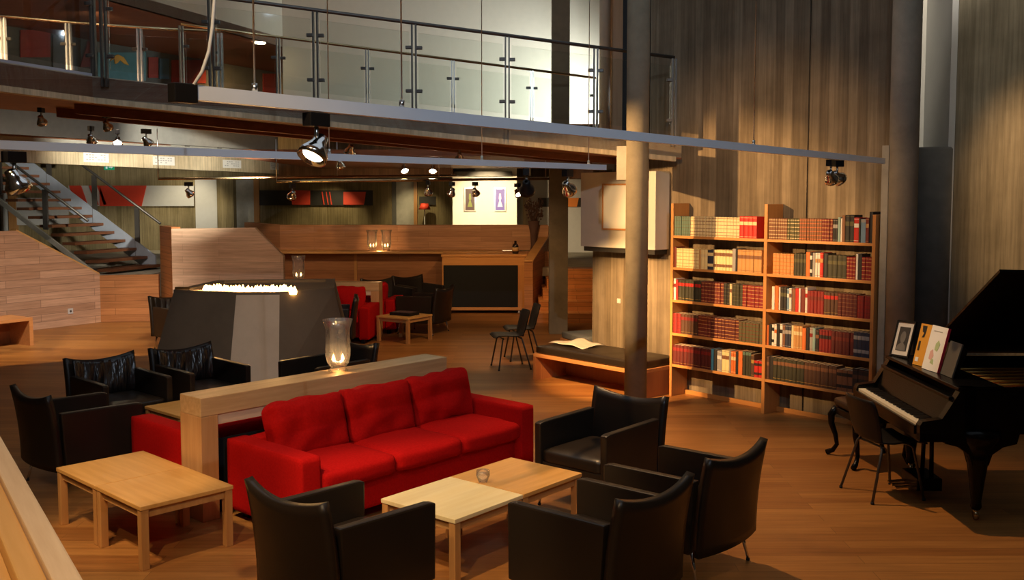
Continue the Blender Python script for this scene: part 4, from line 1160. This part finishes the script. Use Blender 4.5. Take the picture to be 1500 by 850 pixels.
ROWS = {
 (0, 4): [('green', 7, .225, 'ribs', 'moss', .030), ('cream', 16, .225, 'ribs', 'brown', .038), ('red', 4, .24, 'title', 'cream', .050)],
 (0, 3): [('maroon', 1, .24, '', 'gold', .028), ('creamlite', 7, .225, 'ribs', 'tan', .042), ('tan', 1, .225, '', 'tan', .022), ('creamlite', 2, .225, 'title', 'cream', .045), ('navy', 1, .225, 'twobar', 'creamlite', .075), ('creamlite', 6, .23, 'twobar', 'brown', .038), ('grey', 1, .25, '', 'white', .04), ('black', 1, .25, '', 'white', .022), ('tan', 6, .245, 'title', 'brown', .047)],
 (0, 2): [('white', 1, .25, 'title', 'crimson', .03), ('red', 1, .24, '', 'red', .03), ('olive', 7, .24, 'toplabel', 'red', .045), ('maroon', 7, .24, 'ribs', 'tan', .042), ('black', 2, .24, 'ribs', 'moss', .04), ('cream', 1, .24, 'title', 'brown', .03), ('olive', 3, .24, 'ribs', 'moss', .045), ('crimson', 5, .24, 'ribs', 'tan', .05)],
 (0, 1): [('crimson', 2, .235, 'ribs', 'maroon', .05), ('dkbrown', 5, .235, 'toplabel', 'crimson', .044), ('maroon', 4, .24, 'ribs', 'tan', .042), ('wine', 8, .235, 'ribs', 'tan', .043), ('moss', 7, .225, 'ribs', 'maroon', .040)],
 (0, 0): [('wine', 11, .235, 'toplabel', 'crimson', .046), ('skyblue', 1, .245, '', 'white', .032), ('black', 1, .24, '', 'white', .04), ('grey', 2, .235, 'title', 'white', .032), ('creamlite', 2, .25, 'title', 'brown', .045), ('grey', 1, .25, '', 'black', .02), ('orange', 2, .25, 'title', 'cream', .03), ('black', 1, .25, '', 'black', .035), ('orange', 1, .265, '', 'black', .05), ('olive', 3, .265, 'cap', 'green', .034), ('dkbrown', 1, .25, 'title', 'gold', .04), ('red', 2, .185, 'twobar', 'black', .045)],
 (1, 4): [('brown', 8, .225, 'ribs', 'cream', .030), ('moss', 5, .225, 'ribs', 'cream', .030), ('brown', 9, .23, 'ribs', 'orange', .030), ('maroon', 4, .23, 'ribs', 'tan', .032), ('black', 2, .23, 'title', 'grey', .03), ('teal', 1, .25, '', 'white', .03), ('white', 1, .24, '', 'grey', .02), ('brown', 1, .27, '', 'tan', .035), ('black', 2, .275, 'title', 'moss', .05), ('red', 1, .25, 'title', 'white', .055), ('olive', 1, .24, '', 'moss', .02), ('blue', 1, .235, 'cap', 'grey', .055), ('maroon', 1, .25, 'title', 'tan', .035), ('black', 1, .31, '', 'grey', .04)],
 (1, 3): [(None, .06), ('tan', 6, .225, 'ribs', 'orange', .045), ('olive', 4, .235, 'title', 'moss', .038), ('orange', 1, .255, '', 'red', .05), ('black', 1, .255, 'twobar', 'white', .03), ('grey', 1, .25, '', 'white', .035), ('white', 2, .25, 'title', 'tan', .028), ('red', 1, .255, 'title', 'tan', .04), ('black', 1, .25, '', 'white', .05), ('olive', 4, .235, 'title', 'moss', .055), ('crimson', 3, .225, 'ribs', 'tan', .035), ('white', 1, .26, '', 'crimson', .024), ('black', 1, .26, '', 'grey', .045), ('crimson', 3, .23, 'ribs', 'tan', .037)],
 (1, 2): [(None, .06), ('white', 1, .25, '', 'grey', .035), ('orange', 1, .26, '', 'red', .045), ('white', 1, .25, '', 'tan', .02), ('black', 2, .25, 'title', 'moss', .04), ('blue', 1, .24, 'title', 'white', .03), ('white', 1, .245, 'title', 'brown', .03), ('brown', 1, .24, '', 'tan', .045), ('red', 1, .25, '', 'white', .045), ('white', 1, .25, '', 'grey', .022), ('maroon', 1, .25, '', 'tan', .05), ('white', 1, .265, 'title', 'red', .028), ('crimson', 5, .235, 'title', 'maroon', .038), ('dkbrown', 4, .235, 'toplabel', 'red', .04), ('wine', 5, .235, 'ribs', 'brown', .043), ('crimson', 4, .225, 'ribs', 'maroon', .036)],
 (1, 1): [('orange', 1, .22, '', 'red', .022), ('black', 1, .23, '', 'grey', .035), ('white', 1, .23, 'twobar', 'black', .028), ('white', 1, .235, 'title', 'orange', .03), ('black', 1, .24, '', 'grey', .035), ('white', 1, .245, 'title', 'black', .03), ('brown', 1, .24, 'title', 'grey', .03), ('navy', 2, .245, 'title', 'grey', .036), ('cream', 1, .245, '', 'brown', .026), ('tan', 3, .245, 'title', 'cream', .032), ('orange', 1, .23, '', 'brown', .04), ('black', 1, .24, '', 'black', .035), ('grey', 1, .24, 'title', 'crimson', .035), ('teal', 1, .24, '', 'green', .03), ('black', 1, .23, 'title', 'brown', .04), ('crimson', 4, .235, 'title', 'black', .032), ('wine', 6, .235, 'title', 'maroon', .038), ('navy', 4, .25, 'twobar', 'grey', .04)],
 (1, 0): [('dkbrown', 1, .25, 'title', 'brown', .035), ('black', 1, .25, '', 'black', .05), ('olive', 8, .245, 'toplabel', 'brown', .044), ('dkbrown', 8, .245, 'toplabel', 'brown', .044), ('brown', 3, .22, 'twobar', 'black', .055), ('black', 3, .25, 'title', 'dkbrown', .055)],
}
SHN = ('bottom shelf', 'fourth shelf', 'middle shelf', 'second shelf', 'top shelf')
nb = 0
for (bay, sh), runs in ROWS.items():
    a, b = ((.035, 1.285), (1.325, 2.535))[bay]
    need = sum(r[1] if r[0] is None else r[1] * r[5] for r in runs)
    fit = min(1.12, (b - a - .012) / need)
    x = a + .004; cnt = 0
    for r in runs:
        if r[0] is None: x += r[1]; continue
        colr, n, h, style, c2, w = r
        w *= fit
        proto = None
        for i in range(n):
            cnt += 1
            lab = '%s book, %s from the left on the %s of the %s bay' % (BC[colr][1], ORD(cnt), SHN[sh], ('left', 'right')[bay])
            z = SH[sh] + .0185; dep = .02 + random.uniform(0, .008)
            pos = BK + BD * x + BN * dep + Vector((0, 0, z))
            if proto is None:
                proto = book_mesh(w - .0028, h, .165, style, colr).build('book', ['book_' + colr, 'book_pages', 'book_' + c2 if c2 != 'gold' else 'gold', 'gold'], None, Vector())
                o = proto
            else:
                o = proto.copy(); COL.objects.link(o)
            o.location = pos - BN * random.uniform(0, .007)
            o.rotation_euler = (0, 0, BRZ)
            tag(o, lab, 'book', 'books on the %s of the %s bay' % (SHN[sh], ('left', 'right')[bay]))
            x += w; nb += 1
print('books', nb)

# ================================================================== LIGHT TRACKS
def track(name, label, a, b, w, h, mats, wires=(), capbox=None, spots=()):
    a, b = Vector(a), Vector(b); d = (b - a); L = d.length; d.normalize()
    t = thing(name, label, 'lighting track', a, math.atan2(d.y, d.x))
    sl_ = (b.z - a.z) / L
    mx = Matrix.Rotation(-math.asin((b.z - a.z) / L), 4, 'Y')
    MB().box((0, -w / 2, -h / 2), (L, w / 2, h / 2), mx=mx).build('rail', mats, t)
    if capbox: MB().box((-capbox, -w * .6, -h * .75), (0.0, w * .6, h * .55), bev=.004).build('end_box', 'black_plastic', t)
    for q in wires:
        x = q * L; z = (b.z - a.z) * q
        MB().tube([(x, 0, z + h / 2), (x, 0, 8.0 - a.z if q >= 0 else 0)], .0035, 6).tube([(x, 0, z + h / 2), (x, 0, z + h / 2 + .03)], .011, 8).build('hanging_wire', 'steel', t)
    return t
T1a, T1b = Vector((-1.08, 3.40, 2.745)), Vector((3.34, 8.95, 2.70))
def on1(q): return T1a.lerp(T1b, q)
t1 = track('lighting_track', 'long white lighting track nearest to us, crossing in front of the bridge', T1a, T1b, .036, .05, 'track_white', (.035, .14, .62), .09)
# supply cable hanging down to the end box
c0 = T1a + Vector((-.03, 0, .02))
pth = [at(322, -60, 3.38), at(314, 0, 3.38), at(311, 40, 3.38), at(306, 75, 3.38), at(296, 105, 3.38), at(283, 126, 3.38), c0]
cb = MB().tube([Vector(p) - T1a for p in pth], .006, 8)
o = cb.build('supply_cable', 'panel_white', None, Vector()); o.location = T1a
tag(o, 'pale cable curving down to the end of the nearest lighting track', 'cable')
T2a, T2b = Vector((-2.62, 4.92, 2.648)), Vector((.80, 8.55, 2.632))
def on2(q): return T2a.lerp(T2b, q)
track('lighting_track', 'white lighting track hanging just below the bridge, crossing to the left edge', T2a, T2b, .034, .045, 'track_white', (.42, .70, .955))
a, b = at(232, 262, 15.0), at(668, 257, 18.5)
def far_track(label, a, b, rise):
    t = thing('lighting_rail', label, 'lighting rail', a); d = b - a
    MB().tube([(0, 0, 0), d], .022, 8).build('rail', 'brass', t)
    for q in (.0, .55, .98):
        c = d * q
        MB().tube([c, c + Vector((0, 0, rise))], .007, 6).build('drop_rod', 'steel', t)
    return t
far_track('thin brass lighting rail running below the pale fascia', a, b, .75)
a3, b3 = at(405, 266, 14.2), at(806, 262, 17.0)
far_track('thin lighting rail in front of the display wall, just under the brass rail', a3, b3, .6)

def spot(loc, aim, label, sc=1.0, lit=True, mat='chrome', far_=False):
    """Ceiling spotlight: driver box on the track, stem, bell-shaped head."""
    t = thing('spotlight', label, 'spotlight', loc, 0, 'track spotlights')
    d = (Vector(aim) - Vector(loc)); yaw = math.atan2(d.y, d.x)
    t.rotation_euler = (0, 0, yaw)
    pit = math.atan2(-d.z, math.hypot(d.x, d.y))
    s = sc
    MB().box((-.05 * s, -.022 * s, -.05 * s), (.05 * s, .022 * s, 0), bev=.004 * s).build('driver_box', 'black_plastic', t)
    MB().tube([(0, 0, -.05 * s), (0, 0, -.10 * s)], .008 * s, 8).build('stem', 'steel', t)
    mx = Matrix.Translation((0, 0, -.125 * s)) @ Matrix.Rotation(PI / 2 + pit, 4, 'Y')
    prof = [(.012, -.05), (.026, -.046), (.03, -.015), (.042, .005), (.054, .025), (.056, .05), (.050, .05), (.042, .03), (.0, .02)]
    hd = MB().lathe([(r * s, z * s) for r, z in prof], 20, mx=mx, close=False).build('lamp_head', mat, t)
    if lit:
        MB().lathe([(.0, .033 * s), (.038 * s, .034 * s), (.036 * s, .040 * s), (.0, .042 * s)], 14, mx=mx, close=False).build('bulb', 'bulb_far' if far_ else 'bulb', hd)
    return t
drop = Vector((0, 0, -.030))
spot(on1(.075) + drop, on1(.075) + Vector((-.30, -.45, -.8)), 'big chrome spotlight in the middle of the nearest track, facing down', 1.05)
spot(on1(.822) + drop, (3.5, 9.2, 1.2), 'left one of the chrome pair near the right end of the nearest track', 1.05, True)
spot(on1(.842) + drop, (4.6, 9.0, 1.2), 'right one of the chrome pair near the right end of the nearest track', 1.05, False)
spot(on2(.03) + drop, on2(.03) + Vector((.2, .5, -1.0)), 'chrome spotlight at the left picture edge on the lower track', 1.15, False)
spot(on2(.80) + drop, on2(.80) + Vector((.1, .9, -.9)), 'black spotlight on the lower track in front of the display wall', 1.15, False, 'black_plastic')
spot(on2(.90) + drop, on2(.90) + Vector((.5, .8, -.8)), 'spotlight on the lower track beside the square column top', 1.15, False)
FS = [(60, 158, 10.5, 0, 'spotlight under the left branch of the bridge'), (156, 166, 10.6, 0, 'spotlight under the bridge kink, unlit'),
      (133, 185, 13, 0, 'dark spotlight left of the starry one on the left'), (172, 190, 14, 1, 'starry bright spotlight on the left before the pale fascia'),
      (214, 189, 13, 0, 'dark spotlight right of the starry one on the left'),
      (513, 200, 12.2, 1, 'small lit spotlight under the bridge, upper one left of centre'), (498, 222, 15, 1, 'small lit spotlight under the bridge, lower one left of centre'),
      (592, 230, 15.5, 1, 'starry lit spotlight at the centre, under the lower track'), (634, 231, 16, 1, 'small lit spotlight right of the starry centre one'),
      (673, 214, 12.0, 0, 'unlit spotlight under the bridge, above the display wall'),
      (276, 264, 15.3, 1, 'spotlight on the brass rail above the white panel'), (428, 266, 14.3, 1, 'spotlight on the thin rail above the red shape'),
      (627, 262, 15.6, 1, 'left spotlight on the thin rail by the display wall'), (662, 264, 16, 0, 'spotlight on the thin rail at the display wall edge'),
      (696, 264, 16.2, 1, 'spotlight on the thin rail between the two pictures'), (758, 266, 16.7, 1, 'starry bright spotlight at the right end of the thin rail')]
for u, v, dd_, lit, lb in FS:
    p = at(u, v, dd_) - Vector((0, 0, .03 if dd_ > 14 else 0))
    spot(p, p + (Vector((random.uniform(-.3, .5), -.7, -.75)) if lit and 'starry' in lb else Vector((random.uniform(-.5, .5), .6, -.8))), lb, 1.25 if dd_ > 12 else 1.0, bool(lit), 'chrome', True)
# small lamps mounted on deck edge (dark clips on the concrete band above the pale fascia)
for i, (u, lb) in enumerate(((38, 'first'), (104, 'second'), (268, 'third'), (316, 'fourth'), (360, 'fifth'))):
    ax = Vector((dd.x, dd.y, 0)); nr = Vector((dd.y, -dd.x, 0))
    r = at(u, 0, 1.0); k_ = fa_.dot(nr) / Vector((r.x, r.y, 0)).dot(nr)
    c = Vector((r.x * k_, r.y * k_, 0)) + nr * .001
    o = MB().slab([c - ax * .05 + Vector((0, 0, 3.42)), c + ax * .05 + Vector((0, 0, 3.42)), c + ax * .05 + Vector((0, 0, 3.62)), c - ax * .05 + Vector((0, 0, 3.62))], nr * .05).build('beam_bracket', 'dark_grey')
    tag(o, lb + ' dark bracket from the left on the concrete band above the pale fascia', 'bracket')
p = at(381, 79, 16.5)
o = MB().lathe([(.09, 0), (.09, .02)], 16, mx=Matrix.Translation((p.x, p.y, 4.878))).build('ceiling_downlight', 'bulb')
tag(o, 'small lit downlight in the brown upper ceiling', 'downlight')

# ================================================================== LIGHT
def lamp(kind, name, loc, energy, color, aim=None, **kw):
    L = bpy.data.lights.new(name, kind); L.energy = energy; L.color = color
    for k_, v_ in kw.items(): setattr(L, k_, v_)
    o = bpy.data.objects.new(name, L); COL.objects.link(o); o.location = loc
    if aim is not None: o.rotation_euler = (Vector(aim) - Vector(loc)).to_track_quat('-Z', 'Y').to_euler()
    return o
WARM, AMB, COOL = (1, .68, .36), (1, .57, .23), (.80, .90, 1.0)
def sl_(name, loc, aim, e, deg, blend=.5, col=WARM, r=.05):
    return lamp('SPOT', name, loc, e, col, aim, spot_size=math.radians(deg), spot_blend=blend, shadow_soft_size=r)
lamp('AREA', 'skylight', (-1, 8.3, 7.9), 140, COOL, (-1, 8.3, 0), shape='RECTANGLE', size=11, size_y=9)
sl_('upper_fill', (1.78, 15.5, 3.75), (-.1, 17, 3.9), 620, 130, 1.0, (.86, .96, .97), .3)  # unseen lamp added for the daylight tone on the upper wall
sl_('right_spot', (4.3, 6.5, 6.0), (5.7, 10.1, 2.3), 1000, 28, .8, AMB)
sl_('spot_pale', (-5.3, 14.2, 3.9), (-5.4, 18.2, 1.1), 90, 40, .6, (1, .85, .7))
sl_('niche_fill', (4.33, 9.2, 7.4), (4.58, 10.9, 4.0), 700, 20, .7, (1, .9, .76))  # added unseen lamp that brightens the white niche wall
sl_('right_wash', (5.2, 5.0, 7.6), (6.2, 10.1, 4.0), 420, 44, .9, (1, .88, .68))
sl_('rear_fill', (1.5, -1.8, 6.6), (-.6, 9, 3.1), 950, 54, 1.0, (.72, .84, 1), .03)  # added cool fill behind the viewpoint, brightens the track fronts
# warm spots: seating, bookcase, floor, stone
sl_('spot_table', (-2.3, 3.2, 6.5), (-.45, 6.3, .4), 1300, 22, .5)
sl_('spot_sofa', (-3.8, 3.4, 6.0), (-1.9, 7.0, .4), 700, 32, .6)
sl_('spot_left_table', (-4.2, 4.2, 6.0), (-2.75, 6.75, .4), 800, 14, .5)
sl_('spot_books', (-3.0, 8.6, 3.4), (2.4, 11.3, 1.75), 2500, 32, .5, AMB)
sl_('spot_wall', (1.2, 7.6, 3.3), (2.9, 11.2, 2.2), 260, 60, .8, AMB)
sl_('spot_floor', (.0, 9.2, 6.2), (2.0, 7.6, 0), 1000, 50, .8, AMB)
sl_('spot_floor_far', (.5, 14, 6.0), (.2, 14.0, 0), 500, 70, .8, AMB) if False else None
lamp('AREA', 'bridge_wash', (-1.0, 15.5, 2.78), 90, AMB, (-1.0, 16.5, 0), shape='RECTANGLE', size=4, size_y=1) if False else None
sl_('spot_far_floor', (-.2, 13.9, 2.75), (-.6, 15.8, 0), 160, 110, .8, AMB)
sl_('spot_floor_mid', (.2, 9.9, 6.6), (.45, 10.5, 0), 1000, 36, .9, AMB)
sl_('spot_bench', (-.4, 9.9, 2.8), (1.42, 12.4, .5), 1700, 40, .6, AMB)
sl_('spot_print', (.2, 10.2, 2.85), (1.34, 12.36, 2.27), 150, 15, .5)
sl_('spot_display', (-.6, 21.6, 2.75), (-.5, 23.6, 1.8), 430, 80, .7, (1, .74, .42))
sl_('spot_far_wall', (-4.6, 25.9, 2.78), (-5.0, 27.0, 1.3), 60, 90, .8, (1, .78, .4))
sl_('spot_far_wall_b', (-2.6, 25.9, 2.78), (-2.6, 27.0, 1.3), 50, 90, .8, (1, .78, .4))
sl_('spot_far_wall_c', (-8.6, 25.6, 2.95), (-8.8, 27.0, 1.3), 90, 110, .8, (1, .84, .55))
sl_('fascia_fill', (-3.6, 14.8, 2.7), (-7.5, 20.4, 3.45), 2600, 48, .8, (1, .92, .76))  # added spot standing in for daylight on the pale fascia
sl_('spot_bar', (-3.2, 17.6, 2.75), (-2.6, 21, .9), 110, 100, .8, WARM)
sl_('spot_bar_r', (-.2, 17.6, 2.75), (.3, 20, .8), 120, 90, .8, AMB)
sl_('spot_left_wall', (-5.2, 12.5, 5.0), (-8.8, 17.0, .9), 1600, 60, .7, (1, .83, .68))
sl_('spot_left_floor', (-5.0, 9.0, 6.5), (-6.6, 13.2, 0), 2800, 58, .8, WARM)
sl_('spot_steps', (1.3, 17.0, 2.75), (1.5, 20, .4), 50, 80, .7, AMB)
sl_('spot_rear_table', (-3.4, 6.6, 6.2), (-3.0, 9.2, .4), 420, 13, .6)
sl_('spot_upper', (-5.1, 18.0, 4.8), (-5.3, 19.6, 3.4), 120, 110, .8, AMB)
sl_('spot_mural', (-5.6, 13.6, 4.75), (-7.0, 15.8, 3.9), 25, 120, .8, (1, .85, .6))
sl_('spot_stone', (-1.6, 8.0, 3.0), (-3.2, 12.4, .6), 230, 30, .6, (1, .8, .6))
sl_('spot_piano', (2.2, 6.2, 5.5), (3.3, 7.95, 1.2), 260, 7, .5, (1, .85, .65))
sl_('spot_parapet', (-1.5, .5, 5.0), (-1.6, 3.0, 1.5), 520, 60, .6, WARM)
for k_, gx in enumerate((-3.95, -3.5, -3.05)): lamp('POINT', 'hearth_glow', (gx, 12.75 - .08 * k_, 1.22), 16, (1, .55, .2), shadow_soft_size=.02)
lamp('POINT', 'candle_glow', (vp.x, vp.y, 1.035), 3, (1, .6, .25), shadow_soft_size=.006)
p = at(555, 360, 20.85)
lamp('POINT', 'candle_glow', (p.x, 20.85, 1.33), 6, (1, .6, .25), shadow_soft_size=.006)
W = bpy.data.worlds.new('hall_air'); SC.world = W; W.use_nodes = True
W.node_tree.nodes['Background'].inputs[0].default_value = (.55, .52, .47, 1)
W.node_tree.nodes['Background'].inputs[1].default_value = .05

# ================================================================== CAMERA
cam = bpy.data.cameras.new('camera'); co = bpy.data.objects.new('camera', cam); COL.objects.link(co)
cam.sensor_fit = 'HORIZONTAL'; cam.sensor_width = 36; cam.lens = FPX / 1500 * 36
cy = 285 + FPX * .07
cam.shift_y = (cy - 425) / 1500
cam.clip_start = .05; cam.clip_end = 200
co.location = (0, 0, EYE); co.rotation_euler = (PI / 2 - TILT, 0, 0)
SC.camera = co
vs = SC.view_settings
vs.view_transform = 'Standard'; vs.look = 'None'; vs.gamma = 1; vs.use_curve_mapping = False; vs.exposure = 0
SC.cycles.use_denoising = True
SC.cycles.max_bounces = 8; SC.cycles.transparent_max_bounces = 24
SC.cycles.sample_clamp_indirect = 6
